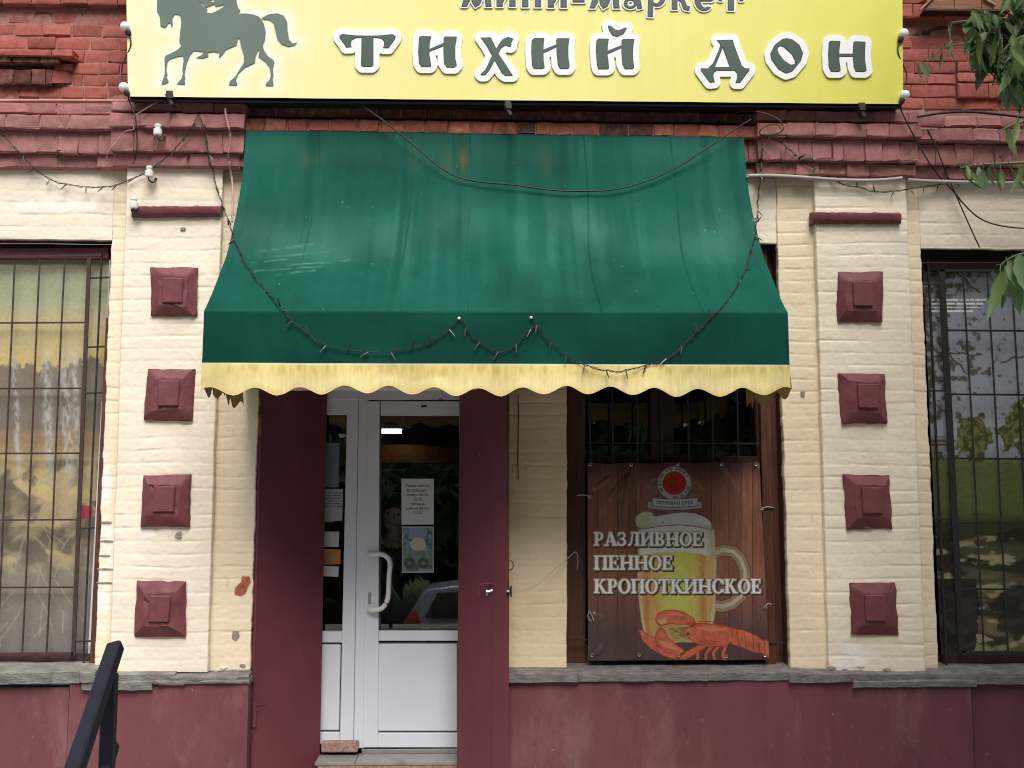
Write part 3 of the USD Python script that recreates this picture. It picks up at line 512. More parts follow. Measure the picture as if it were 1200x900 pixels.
# right window
zt, zb = Z(1140, 292, .02), Z(1140, 781, .02)
wr, _ = window(e_rw_l, lambda z: 0*np.asarray(z)+xw1, zt, zb, 'wood_dark', 'wood_dark', .05)
obj('head_board', quadbox([(1086, 305), (1345, 305), (1345, 318), (1086, 317)], .085, .125), 'wood_dark', wr)
obj('bottom_board', quadbox([(1105, 767), (1350, 767), (1350, 782), (1105, 782)], .095, .14), 'wood_dark', wr)
pane(wr, X(1090, 500, WY), xw1-.03, zb+.03, zt-.03, WY+.012)
for nm, a, b, w in [('frame_bar', (1103, 314), (1127, 765), .040), ('frame_bar', (1100, 317), (1330, 318), .018), ('frame_bar', (1126, 765), (1340, 765), .022), ('frame_bar', (1318, 316), (1340, 766), .036)]: pbar(wr, nm, a, b, GY, w, .014, 'black_metal')
for k in range(0, 7):
    t, b = 1128+28.5*k, 1153+28.3*k
    if t < 1310: obj('bar', tube(spline([P(t, 318, GY+.008), P(lerp(t, b, .4)+.8*math.sin(k*3), 480, GY+.006), P(lerp(t, b, .7), 620, GY+.008), P(b, 764, GY+.008)], 12), .006, 6), 'black_metal', wr)
for py in (388, 463, 538, 613.5, 691): pbar(wr, 'bar', (1103+(py-314)*.053, py-1), (1330, py+1), GY+.016, .012, .010, 'black_metal')
pbar(wr, 'side_bar', (1087.5, 303), (1109, 781), GY+.01, .013, .012, 'black_metal')
for py, a, b in ((333, 1080, 1104), (458, 1086, 1110), (521, 1088, 1113), (608, 1092, 1117)): pbar(wr, 'side_bar', (a, py), (b, py), GY, .010, .010, 'black_metal')
pbar(wr, 'side_bar', (1078, 308), (1180, 308), GY-.02, .008, .008, 'wood_dark')
# window behind the banner
zt, zb = Z(790, 281, .02), Z(790, 785, .02)
wb, (xa, xb_, xc, xd) = window(e_bw_l, e_bw_r, zt, zb, 'wood_brown', 'wood_dark', .13)
obj('mullion', quadbox([(763, 300), (790, 300), (790, 783), (763, 783)], WY-.01, WY+.05), 'wood_dark', wb)
obj('jamb_board', quadbox([(888, 290), (899, 290), (910, 783), (897, 783)], .065, .125), 'wood_brown', wb)
obj('transom', quadbox([(690, 533), (890, 535), (890, 543), (690, 542)], WY-.006, WY+.03), 'wood_dark', wb)
pane(wb, xa+.05, xd-.05, zb+.03, zt-.03, WY+.056)
for px in (690, 716, 744, 772, 803, 831, 860, 889): obj('bar', tube([P(px, 296, .085), P(px+(px-600)*.042, 780, .085)], .006, 6), 'black_metal', wb)
for py in (365, 442, 519, 596, 673, 750): pbar(wb, 'bar', (688, py), (893, py+1), .092, .009, .009, 'black_metal')
for a, b in (((668, 581), (688, 580)), ((895, 595), (912, 596)), ((897, 753), (922, 754)), ((667, 749), (690, 750))): pbar(wb, 'side_bar', a, b, .06, .009, .009, 'black_metal')

# ------------------------------------------------------------------ the doorway
DY = 0.42
slab('door_lintel', X(297, 470, 0), X(597, 470, 0), lambda x: 0*x+Z(450, 447, .42), lambda x: 0*x+Z(450, 400, .42), .105, .55, 'maroon_render')
slab('reveal', X(296, 650, 0)-.06, X(299, 650, 0), lambda x: 0*x+GROUND-.02, lambda x: 0*x+2.9, .102, .55, 'maroon_render')
slab('reveal', X(597, 650, 0), X(596, 650, 0)+.10, lambda x: 0*x+GROUND-.02, lambda x: 0*x+2.9, .13, .55, 'maroon_render')
# white plastic door with side light
def dq(pts, y0=DY, y1=DY+.06, ch=.003): return quadbox(pts, y0, y1, ch)
door = obj('door', join(dq([(430, 470), (445, 470), (443, 876), (425, 876)], DY-.012, DY+.05), dq([(446, 470), (548, 470), (548, 487), (446, 487)], DY-.012, DY+.05), dq([(444, 739), (548, 739), (548, 751), (444, 751)], DY-.012, DY+.05), dq([(443, 859), (548, 859), (548, 876), (443, 876)], DY-.012, DY+.05), dq([(538, 487), (548, 487), (548, 739), (538, 739)], DY-.0118, DY+.05), dq([(538, 751), (548, 751), (548, 859), (538, 859)], DY-.0118, DY+.05)), 'plastic_white', building)
obj('door_panel', dq([(441.5, 754), (536, 754), (536, 857), (440, 857)], DY+.002, DY+.03, .006), 'plastic_white', door)
obj('panel_seal', join(dq([(440.5, 752), (537, 752), (537, 858.5), (439, 858.5)], DY+.006, DY+.02, 0)), 'seal_dark', door)
obj('pane', dq([(444, 485), (540, 485), (540, 741), (443, 741)], DY+.012, DY+.018, 0), 'glass', door)
obj('pane_seal', join(dq([(445.2, 487), (447.2, 487), (446, 739), (444, 739)], DY-.004, DY+.011, 0), dq([(446, 486.6), (538, 486.6), (538, 488.6), (446, 488.6)], DY-.004, DY+.0105, 0), dq([(444, 737.2), (538, 737.2), (538, 739.2), (444, 739.2)], DY-.004, DY+.0108, 0)), 'seal_dark', door)
hp = [P(433, 649, DY-.015), P(436, 649.5, DY-.05), P(449, 650, DY-.065), P(456, 656, DY-.07), P(456.5, 670, DY-.07), P(455.5, 690, DY-.07), P(453.5, 704, DY-.07), P(447, 713, DY-.065), P(436, 715, DY-.05), P(432, 715, DY-.015)]
obj('handle', tube(spline(hp, 50), .0155, 12), 'handle_white', door, smooth=40)
obj('lock', join(ball(P(433.5, 699, DY-.012), .007, 2), ball(P(433, 704, DY-.012), .006, 2), dq([(431.5, 694), (435, 694), (434.5, 708), (431, 708)], DY-.015, DY-.01, .001)), 'steel', door)
side = obj('side_light', join(dq([(407, 466), (420, 466), (414, 876), (398, 876)]), dq([(370, 466), (408, 466), (408, 486), (370, 486)], DY+.001), dq([(370, 740), (401, 740), (401, 753), (370, 753)], DY+.001), dq([(370, 858), (398, 858), (398, 872), (370, 872)], DY+.001)), 'plastic_white', building)
obj('post', dq([(420.5, 466), (432, 466), (427, 877), (414.5, 877)], DY-.006, DY+.05), 'plastic_white', side)
obj('head_piece', dq([(370, 452), (548, 452), (548, 468.6), (370, 468.6)], DY-.004, DY+.05), 'plastic_white', side)
obj('side_panel', dq([(370, 755), (399.5, 755), (397.5, 856), (370, 856)], DY+.012, DY+.03, .006), 'plastic_white', side)
obj('panel_seal', dq([(370, 752.5), (400.5, 752.5), (398.5, 858.5), (370, 858.5)], DY+.016, DY+.025, 0), 'seal_dark', side)
obj('pane', dq([(370, 484), (408, 484), (402, 742), (370, 742)], DY+.02, DY+.026, 0), 'glass', side)
obj('hole', join(dq([(493, 475), (500, 474.5), (501, 476.5), (494, 477.5)], DY-.014, DY-.0125, 0), dq([(514, 468), (519, 468), (519, 470), (514, 470)], DY-.014, DY-.0125, 0)), 'seal_dark', door)
# maroon steel door leaves, folded open
def leaf(near, far, y_near, y_far, ztop, th=.035, strip=True):
    zb = -.135
    a, b = np.array([X(near, 700, y_near), y_near, 0]), np.array([X(far, 700, y_far), y_far, 0]); t = (b-a)/np.linalg.norm(b-a); n = np.array([t[1], -t[0], 0])
    n = n if n[1] < 0 else -n
    def bx(s0, s1, o0, o1, z0, z1, ch=.003):
        L = np.linalg.norm(b-a); return hexa([[[a+t*s*L+n*o+[0, 0, z] for z in (z0, z1)] for o in (o0, o1)] for s in (s0, s1)], ch)
    return a, b, t, n, bx, zb
a, b, t, n, bx, zb = leaf(299.5, 379, -.005, .38, 2.3)
ll = obj('steel_door', bx(0, 1, -.02, .0, zb, 2.42), 'maroon_steel', building)
obj('hinge', join(bx(-.01, .03, -.005, .018, Z(297, 852, 0), Z(297, 824, 0)), bx(.0, .16, .0, .006, Z(297, 828, 0), Z(297, 826, 0), .001), bx(.03, .10, .0, .006, Z(297, 834, 0), Z(297, 832, 0), .001)), 'maroon_steel', ll)
obj('hinge', bx(-.01, .03, -.005, .016, Z(297, 510, 0), Z(297, 485, 0)), 'maroon_steel', ll)
obj('door_lip', bx(.0, .012, .0, .006, zb+.01, 2.40, .001), 'maroon_steel', ll)
obj('bolt_end', bx(.955, .985, .0, .012, Z(380, 672, .38), Z(380, 664, .38)), 'maroon_steel', ll)
a, b, t, n, bx, zb = leaf(594, 536.5, -.22, .14, 2.3)
rl = obj('steel_door', bx(0, 1, -.02, 0, zb-.02, 2.42), 'maroon_steel', building)
obj('edge_channel', bx(-.004, .26, .0, .010, zb-.02, 2.42, .002), 'maroon_steel', rl)
obj('edge_plate', bx(.01, .24, .01, .0125, Z(590, 655, -.2), Z(590, 627, -.2), .001), 'maroon_steel', rl)
q = lambda px, py: P(px, py, -.115)
obj('latch', join(bar(q(561, 684.5), q(582, 683), .010, .008), bar(q(561.5, 684), q(561, 699), .007, .008), ball(q(581.5, 683), .011, 2), bar(q(579, 690), q(581, 702), .007, .008)), 'maroon_block', rl)
obj('latch_bolt', join(tube([q(570, 693.5), q(578, 692)], .010, 8), bar(q(570, 690), q(571, 698), .012, .01)), 'steel', rl)
kn = lambda px, py, y=-.23: P(px, py, y)
obj('knob', join(tube([kn(594, 693), kn(597.5, 693)], [.006, .010], 10), tube([kn(597, 693), kn(598.5, 693), kn(599.6, 693)], [.018, .034, .036], 14)), 'black_metal', rl, smooth=40)
obj('knob_pin', tube([kn(593.5, 692.8, -.235), kn(598, 692.8, -.235)], [.007, .011], 10), 'steel', rl)
obj('ring', tube(spline([kn(594, 659.5, -.20), kn(600, 658, -.20), kn(601.5, 663, -.20), kn(598, 668, -.20), kn(594, 667.5, -.20)], 16), .004), 'maroon_block', rl)
# threshold
zt_ = Z(460, 893, .20)
step = obj('doorstep', box(X(372, 880, .2), X(560, 880, .2), .205, DY+.05, GROUND-.02, zt_-.012, .004), 'stone_pink', building)
obj('tile', box(X(372, 880, .3), X(418, 888, .3)-.002, .20, DY+.01, zt_-.02, zt_, .002), 'tile_grey', step); obj('tile', box(X(418, 888, .3)+.002, X(560, 880, .3), .20, DY+.01, zt_-.02, zt_, .002), 'tile_grey', step)
obj('broken_brick', quadbox([(376, 870), (420, 869.5), (419, 882), (376, 882)], DY-.06, DY+.02, .006), 'stone_pink', step)
obj('sill_strip', box(X(424, 878, DY), X(548, 878, DY), DY-.02, DY+.04, zt_+.001, Z(480, 877, DY), .003), 'steel', step)

# ------------------------------------------------------------------ inside the shop, behind the door glass
lamp = thing('ceiling_lamp', 'lit ceiling lamp inside the shop, seen through the door glass', 'lamp')
c = P(458, 508, 2.6)
obj('housing', box(c[0]-.10, c[0]+.10, c[1]-.10, c[1]+.10, c[2]+.036, c[2]+.07), 'plastic_white', lamp); obj('hanger', join(tube([c+[-.1, 0, .07], [c[0]-.1, c[1], 3.36]], .004), tube([c+[.1, 0, .07], [c[0]+.1, c[1], 3.36]], .004)), 'steel', lamp)
obj('tube', join(tube([c+[-.09, -.04, .02], c+[.09, -.04, .02]], .017, 10), tube([c+[-.09, .05, .02], c+[.09, .05, .02]], .017, 10)), 'lamp_glow', lamp)
fr = thing('drinks_shelf', 'dim shop shelf with a curved orange top board behind the door glass', 'shelf')
a, b = P(447, 521, 2.9), P(560, 545, 2.9); n = 18
pts = []
for s in np.linspace(0, 1, n):
    x = lerp(a[0], b[0], s); dz = -.05*s*s; pts.append([[x, 2.9-.10*math.sin(s*3.1), a[2]+dz], [x, 2.9-.10*math.sin(s*3.1), b[2]+dz*.2+.02], [x, 3.15, b[2]+dz*.2+.02], [x, 3.15, a[2]+dz]])
obj('top_board', grid(np.array(pts)), 'orange_board', fr, smooth=30)
for k in range(4):
    z = b[2]-.02-.38*k-.02; obj('shelf_board', box(a[0]-.2, b[0]+.3, 2.9, 3.25, z-.02, z), 'interior_dark', fr)
    if k:
        rg = np.random.default_rng(k)
        for j in range(9):
            x = a[0]-.1+j*.12+rg.normal(0, .01); h = rg.uniform(.2, .29)
            obj('bottle', tube([[x, 2.98, z], [x, 2.98, z+h*.62], [x, 2.98, z+h*.78], [x, 2.98, z+h]], [.035, .035, .014, .013], 8), 'bottle_glass', fr, smooth=40)
obj('side_board', box(a[0]-.24, a[0]-.2, 2.88, 3.25, -.1, b[2]), 'interior_dark', fr); obj('side_board', box(b[0]+.3, b[0]+.34, 2.88, 3.25, -.1, b[2]), 'interior_dark', fr)
# the person inside
person = thing('person', 'person in a dark top standing inside behind the door glass', 'person')
def blob(bones):
    out = m3.Manifold()
    for a, ra, b, rb in bones:
        s = m3.Manifold.sphere(ra, 20).translate(list(map(float, a))); t = m3.Manifold.sphere(rb, 20).translate(list(map(float, b)))
        out = out + m3.Manifold.batch_hull([s, t])
    return out
def smoothed(man, l, it=8):
    v, f = arr(man.refine_to_length(l)); m = trimesh.Trimesh(v, f, process=True); trimesh.smoothing.filter_taubin(m, iterations=it); return np.array(m.vertices), np.array(m.faces)
hc = P(462, 603, .64); S = 1.62; base = np.array([hc[0], hc[1], -.10]); H = hc[2]-base[2]     # head centre height
J = lambda x, y, z: base+np.array([x, y, z*H/1.50])
E = .0
bones = [(J(0, 0, 1.53), .088, J(0, -.012, 1.455), .068), (J(0, -.030, 1.44), .048, J(0, -.012, 1.50), .08), (J(0, .015, 1.40), .050, J(0, .02, 1.33), .055),
         (J(-.10, .02, 1.29), .075, J(.10, .02, 1.29), .075), (J(0, .01, 1.24), .115, J(0, 0, 1.10), .105), (J(-.05, .0, 1.2), .10, J(.05, 0, 1.2), .10), (J(0, 0, 1.08), .105, J(0, .01, .92), .12), (J(-.07, .01, .86), .10, J(.07, .01, .86), .10)]
for s in (-1, 1):
    bones += [(J(s*.165, .02, 1.28), .055, J(s*.205, .03, 1.03), .040), (J(s*.205, .03, 1.03), .040, J(s*.215, -.02, .80), .028), (J(s*.215, -.02, .80), .028, J(s*.215, -.035, .735), .030),
              (J(s*.085, .01, .84), .095, J(s*.09, -.005, .46), .058), (J(s*.09, -.005, .46), .056, J(s*.095, .03, .09), .038), (J(s*.095, .03, .06), .038, J(s*.10, -.10, .025), .030)]
    for k, (dx, ln) in enumerate(((-.026, .066), (-.009, .078), (.009, .074), (.026, .058))):
        r = J(s*.215, -.04+dx, .715); m_ = r+[s*.004, 0, -ln*.5]; e = m_+[-s*.012, -.004, -ln*.5]; bones += [(r, .0095, m_, .009), (m_, .009, e, .008)]
    r = J(s*.205, -.062, .75); m_ = r+[-s*.012, -.02, -.03]; bones += [(r, .011, m_, .0095), (m_, .0095, m_+np.array([-s*.006, -.004, -.028]), .0085)]
bones += [(J(0, -.092, 1.50), .012, J(0, -.108, 1.468), .015), (J(-.022, -.068, 1.428), .014, J(.022, -.068, 1.428), .014)] + [(J(s*.088, .01, 1.51), .016, J(s*.09, .015, 1.47), .012) for s in (-1, 1)]
obj('body', smoothed(blob(bones), .014, 6), 'skin', person, smooth=True)
top = [(J(-.12, .02, 1.275), .082, J(.12, .02, 1.275), .082), (J(0, .012, 1.22), .128, J(0, .0, 1.08), .118), (J(-.05, .0, 1.2), .112, J(.05, 0, 1.2), .112), (J(0, 0, 1.08), .118, J(0, .01, .84), .135)]
for s in (-1, 1): top += [(J(s*.165, .02, 1.28), .066, J(s*.205, .03, 1.03), .052), (J(s*.205, .03, 1.03), .052, J(s*.215, -.018, .81), .040)]
tm = blob(top)-m3.Manifold.sphere(.068, 24).translate(list(map(float, J(0, -.07, 1.37))))
obj('shirt', smoothed(tm, .02, 4), 'cloth_black', person, smooth=True)
leg = [(J(s*.085, .01, .86), .108, J(s*.09, 0, .46), .072) for s in (-1, 1)]+[(J(s*.09, 0, .46), .07, J(s*.095, .03, .08), .055) for s in (-1, 1)]
obj('trousers', smoothed(blob(leg), .03, 4), 'cloth_black', person, smooth=True)
hair = blob([(J(0, .015, 1.545), .104, J(0, .035, 1.47), .092), (J(-.06, .03, 1.45), .045, J(-.07, .03, 1.33), .03), (J(.06, .03, 1.45), .045, J(.07, .03, 1.33), .03)])-blob([(J(0, -.115, 1.478), .078, J(0, -.10, 1.41), .075)])
obj('hair', smoothed(hair, .02, 4), 'hair', person, smooth=True)
obj('eyes', join(*[ball(J(s*.033, -.083, 1.503), .0095, 2) if False else ball(J(s*.033, -.082, 1.503), .0095, 2) for s in (-1, 1)]), 'seal_dark', person)
obj('mouth', tube([J(-.022, -.087, 1.432), J(0, -.093, 1.434), J(.022, -.087, 1.432)], [.003, .006, .003], 6), 'skin', person)

# ------------------------------------------------------------------ papers on the door glass (inner side)
def sheet(name, pts, y, colf, n=(40, 56), mt='print_matt', curl=.004, parent=None, back=True, **kw):
    """flat print: colf(px, py) -> rgb array; laid out over a quad given by pixel corners at depth y"""
    q = np.array([P(*a, y) for a in pts]); pq = np.array(pts, float); s, t = np.meshgrid(np.linspace(0, 1, n[0]), np.linspace(0, 1, n[1]), indexing='ij')
    bl = lambda c: ((1-s)*(1-t))[..., None]*c[0]+(s*(1-t))[..., None]*c[1]+(s*t)[..., None]*c[2]+((1-s)*t)[..., None]*c[3]
    w, pp = bl(q), bl(pq); w[..., 1] += curl*(fbm(np.stack([s*3, t*3, 0*s+pts[0][0]], -1), 2)-.5)+curl*.55*(fbm(np.stack([s*16+t*2, t*2.5, 0*s+9], -1), 3)-.5)
    col = colf(pp[..., 0], pp[..., 1])
    return obj(name, grid(w), mt, parent, smooth=True, cols=col.reshape(-1, 3), **kw)
def inside(poly, x, y):
    m = np.zeros(x.shape, bool); a, b, c, d = poly.bounds; k = (x >= a) & (x <= c) & (y >= b) & (y <= d)
    if k.any(): shapely.prepare(poly); m[k] = shapely.contains_xy(poly, x[k], y[k])
    return m
def textpoly(txt, h, x, y, bold=False):
    """Inter letters as a flat shape in pixel space: capital height h, left end x, base line y"""
    m = meshkit.text_mesh(txt, 1.0, depth=.1, bold=bold); v, f = np.array(m.vertices), np.array(m.faces); keep = (v[f][:, :, 2] > .09).all(1)
    return affinity.affine_transform(unary_union([Polygon(p[:, :2]) for p in v[f[keep]]]).buffer(.004), [h, 0, 0, -h, x, y])
def centred(txt, h, cx, y, bold=False, maxw=None):
    p = textpoly(txt, h, 0, 0, bold); a, _, c, _ = p.bounds
    if maxw and c-a > maxw: p = affinity.scale(p, maxw/(c-a), 1, origin=(0, 0)); a, _, c, _ = p.bounds
    return affinity.translate(p, cx-(a+c)/2, y)
hours = unary_union([centred(t, 3.0, 489.5, y, True, w) for t, y, w in (('Режим работы', 570.5, 28), ('Воскресенье -', 576, 26), ('четверг 08.00-', 581.3, 28), ('22.00', 586.5, 10), ('пятница', 592, 18), ('суббота 08.00-', 597.3, 29), ('23.00', 602.5, 11))])
def paint_hours(x, y):
    c = np.ones(x.shape+(3,))*[.62, .64, .68]; c[inside(hours, x, y)] = (.05, .05, .06); return c
NB_ = thing
sheet('notice', [(470.5, 561), (508.5, 561), (508.5, 614.5), (470.5, 615)], DY+.011, paint_hours, (190, 250), curl=0, label='white opening hours notice with seven lines taped to the door glass', cat='notice')
def paint_card(x, y):
    n = fbm(np.stack([x*.25, y*.25, 0*x], -1), 4); c = np.ones(x.shape+(3,))*[.24, .33, .42]
    c = lerp(c, np.array([.10, .16, .13]), np.clip((n-.38)*6, 0, 1)[..., None]*((y > 632) | (x < 479) | (x > 500))[..., None])
    m = np.hypot((x-490)/9, (y-638)/8) < 1; c[m] = (.55, .54, .45); m = (y > 645) & (y < 662); c[m] = c[m]*.55+np.array([.10, .13, .09])
    for cx in (480, 496): m = np.hypot(x-cx, y-660) < 6.5; c[m] = (.09, .10, .09); m = np.hypot(x-cx, y-660) < 2.5; c[m] = (.2, .22, .22)
    m = (x < 472.5) | (x > 507) | (y < 618.5) | (y > 669.5); c[m] = (.42, .46, .48); return c
sheet('flyer', [(471, 617), (508.5, 617), (508.5, 671), (471, 671.5)], DY+.0105, paint_card, (90, 130), curl=0, label='bluish picture flyer under the opening hours notice on the door', cat='flyer')
def lines(y0, y1, st, b=(.36, .39, .44)):
    def f(x, y):
        c = np.ones(x.shape+(3,))*b; c[(((y-y0) % st) < st*.35) & (y > y0) & (y < y1) & (noise(np.stack([x*.9, np.floor((y-y0)/st)*5.3, 0*x], -1)) > .35)] = (.10, .10, .12); return c
    return f
sheet('sheet', [(378, 519), (398, 519), (397, 571), (378, 571)], DY+.019, lines(900, 0, 1, (.16, .18, .24)), (8, 12), curl=0, label='blank bluish sheet high behind the narrow side glass', cat='notice')
sheet('sheet', [(378, 573), (402, 573), (401, 610), (378, 612)], DY+.018, lines(577, 596, 3.2), (60, 90), curl=0, label='white sheet with printed lines behind the narrow side glass', cat='notice')
sheet('sheet', [(378, 623), (397.5, 623), (397, 641), (378, 641)], DY+.018, lines(900, 0, 1, (.50, .52, .55)), (8, 8), curl=0, label='small white square above the orange sticker on the side glass', cat='notice')
sheet('sticker', [(379, 643), (399, 644), (399, 661), (378, 662)], DY+.018, lambda x, y: np.where((np.hypot(x-389, y-653) < 5)[..., None], np.array([.30, .26, .20]), np.array([.50, .20, .06])), (30, 26), curl=0, label='orange sticker between two white squares on the side glass', cat='sticker')
sheet('sheet', [(379, 663), (397, 664), (396.5, 676), (378, 675)], DY+.018, lines(900, 0, 1, (.60, .62, .66)), (8, 8), curl=0, label='small white square below the orange sticker on the side glass', cat='notice')
# ------------------------------------------------------------------ prints behind the window glass and the beer banner
def tr(pts, ox, oy, s): return Polygon([(ox+a/s, oy+b/s) for a, b in pts]).buffer(0)
def mixc(c, m, col, k=1.0):
    w = (np.asarray(m, float)*k)[..., None]; return c*(1-w)+np.asarray(col)*w
nz = lambda x, y, s, sx=1.0, o=4, seed=0: fbm(np.stack([x*s*sx, y*s, 0*x+seed], -1), o)
def grad(y, stops):
    ys = [s[0] for s in stops]; return np.stack([np.interp(y, ys, [s[1][k] for s in stops]) for k in range(3)], -1)
def paint_left(x, y):
    c = grad(y, [(300, (.44, .41, .27)), (350, (.38, .41, .26)), (380, (.55, .46, .26)), (430, (.60, .46, .18)), (452, (.62, .48, .20)), (470, (.50, .40, .2)), (600, (.42, .33, .19)), (680, (.26, .23, .19)), (770, (.19, .18, .17))])
    tree = 437+16*(nz(x, 0*y, .055)-.5)*2+9*(nz(x, y, .16, 1, 4, 3)-.5)*2-9*np.exp(-((x-98)/18)**2)-0.04*(x-40)
    m = np.clip((y-tree)/2.5, 0, 1)*np.clip((524-y+8*nz(x, 0*y, .1))/4, 0, 1); c = mixc(c, m, (.17, .15, .135), .85)
    m = np.clip((y-505)/8, 0, 1)*np.clip((540-y+10*(nz(x, y, .05)-.5))/6, 0, 1); c = mixc(c, m, (.34, .24, .13), .8)
    a = nz(x+.5*y, y, .035, 1, 4, 7); m = np.clip((a-.5)*7, 0, 1)*np.clip((y-535)/12, 0, 1)*np.clip((690-y)/40, 0, 1); c = mixc(c, m, (.13, .11, .09), .85)
    b = nz(x-.4*y, y, .05, 1, 4, 9); m = np.clip((b-.55)*9, 0, 1)*np.clip((y-540)/20, 0, 1)*np.clip((680-y)/30, 0, 1); c = mixc(c, m, (.58, .45, .20), .8)
    rg = np.random.default_rng(5)
    for k in range(26):                                    # loose ears and stalks of straw
        x0, y0, L, an = rg.uniform(-90, 100), rg.uniform(640, 765), rg.uniform(20, 70), rg.uniform(-.9, .9)
        dx, dy = math.sin(an), -math.cos(an); u = (x-x0)*dx+(y-y0)*dy; v = (x-x0)*dy-(y-y0)*dx
        c = mixc(c, (np.abs(v+.002*(u-L/2)**2*(k % 3-1)) < .75)*(u > 0)*(u < L), (.42, .37, .26), .55)
    c = mixc(c, (x > 92)*(x < 108)*(y > 597)*(y < 612), (.45, .03, .09), .9)
    for sx, w in ((58, 5), (78, 6), (91, 3.5), (20, 3), (-30, 6), (-70, 5)):
        xc = sx+4*np.sin(y*.012)+2.5*(nz(0*x, y, .05, 1, 3, sx)-.5)*2; m = np.exp(-((x-xc)/w)**2)*np.clip((y-395)/30, 0, 1)*np.clip((590-y)/50, 0, 1)*np.clip((nz(x, y, .18, 2.2, 4, sx)-.28)*3, 0, 1); c = mixc(c, m, (.52, .52, .50), .8)
    return np.clip(lerp(c, c.mean(-1, keepdims=True)*np.array([1.06, 1.0, .90]), .10)*.84*(0.86+.28*nz(x, y, .5))[..., None], .01, .85)
def paint_right(x, y):
    c = grad(y, [(310, (.20, .215, .245)), (420, (.245, .26, .30)), (520, (.29, .30, .335)), (545, (.2, .22, .22))])
    hor = 541+2*(nz(x, 0*y, .1)-.5)
    g = grad(y, [(540, (.115, .130, .055)), (580, (.09, .112, .042)), (606, (.08, .10, .04)), (618, (.035, .04, .022)), (650, (.07, .06, .035)), (700, (.16, .125, .075)), (770, (.13, .10, .06))])
    c = np.where((y > hor)[..., None], g*(.8+.4*nz(x, y, .3, .5))[..., None], c)
    m = np.clip((nz(x, y, .06, .35, 4, 2)-.5)*9, 0, 1)*(y > 606); c = mixc(c, m, (.022, .022, .014), .9)
    m = np.clip((nz(x, y, .10, .4, 4, 5)-.56)*10, 0, 1)*(y > 632); c = mixc(c, m, (.33, .27, .17), .85)
    for cx, cy, rx, ry, sd in ((1138, 518, 22, 27, 1), (1196, 512, 26, 36, 2), (1088, 540, 14, 22, 3), (1236, 505, 30, 40, 4), (1300, 520, 28, 30, 6)):
        d = ((x-cx)/rx)**2+((y-cy)/ry)**2; m = np.clip((1.1-d+3.4*(nz(x, y, .10, 1, 5, sd)-.5))*4, 0, 1)*(y < 548); t = nz(x, y, .3, 1, 3, sd+10)
        c = mixc(c, m, (.06, .065, .022)); c = mixc(c, m*np.clip((t-.48)*7, 0, 1), (.16, .15, .06))
    c = mixc(c, (np.abs(y-524-.02*(x-1100)) < 9)*(x < 1118)*(x > 1080), (.20, .17, .12), .8); c = mixc(c, (np.abs(y-521) < 1.6)*(x < 1120), (.06, .05, .04), .8)
    br = np.clip((nz(x, y, .12, 1, 5, 21)-.52)*9, 0, 1)*np.clip(1.25-np.abs((x-1080)*.013+(y-405)*.0105*np.sign(405-y)*-1)-np.abs(y-410)*.004, 0, 1)
    reach = np.clip(1.0-(x-1085)/(50+45*np.exp(-((y-425)/45)**2)+60*np.exp(-((y-325)/25)**2)), 0, 1)
    m = np.clip((nz(x, y, .17, 1, 5, 22)+reach*.30-.66)*9, 0, 1)*(y < 500); c = mixc(c, m, (.075, .055, .035), .9)
    for (ax, ay, bx_, by_) in ((1082, 428, 1112, 416), (1112, 416, 1150, 420), (1100, 405, 1132, 440), (1084, 350, 1106, 330), (1120, 318, 1148, 345), (1172, 428, 1215, 415)):
        L = math.hypot(bx_-ax, by_-ay); u = ((x-ax)*(bx_-ax)+(y-ay)*(by_-ay))/L; v = ((x-ax)*(by_-ay)-(y-ay)*(bx_-ax))/L; c = mixc(c, (np.abs(v+1.2*np.sin(u*.3)) < 1.1)*(u > 0)*(u < L), (.06, .04, .025), .9)
    c = mixc(c, (x < 1145+14*(nz(x, y, .1)-.5))*(y > 681)*(y < 772)*np.clip(1.5-.9*np.clip((x-1130)/30, 0, 2), 0, 1), (.018, .018, .018), .92)
    d = ((x-1190)/26)**2+((y-718)/30)**2; c = mixc(c, np.clip((1.1-d+1.2*(nz(x, y, .1, 1, 4, 31)-.5))*4, 0, 1), (.02, .018, .014), .9)
    for k, (ly, lx) in enumerate(((353, 1156), (357.5, 1152), (362, 1148), (366.5, 1140))): c = mixc(c, (np.abs(y-ly) < .95)*(x > 1091)*(x < lx)*(noise(np.stack([x*.55, 0*x+k*3.3, 0*x], -1)) > .22), (.72, .72, .72), .95)
    return np.clip(c*1.3*(0.9+.2*nz(x, y, .6))[..., None], .008, .85)
sheet('window_print', [(-150, 300), (128, 300), (108.5, 768), (-168, 768)], WY-.012, paint_left, (330, 470), 'print', .010, label='faded golden wheat field print filling the left barred window', cat='window print')
sheet('window_print', [(1081, 308), (1340, 308), (1355, 770), (1103, 770)], WY-.010, paint_right, (330, 480), 'print', .005, label='dark garden landscape print filling the right barred window', cat='window print')

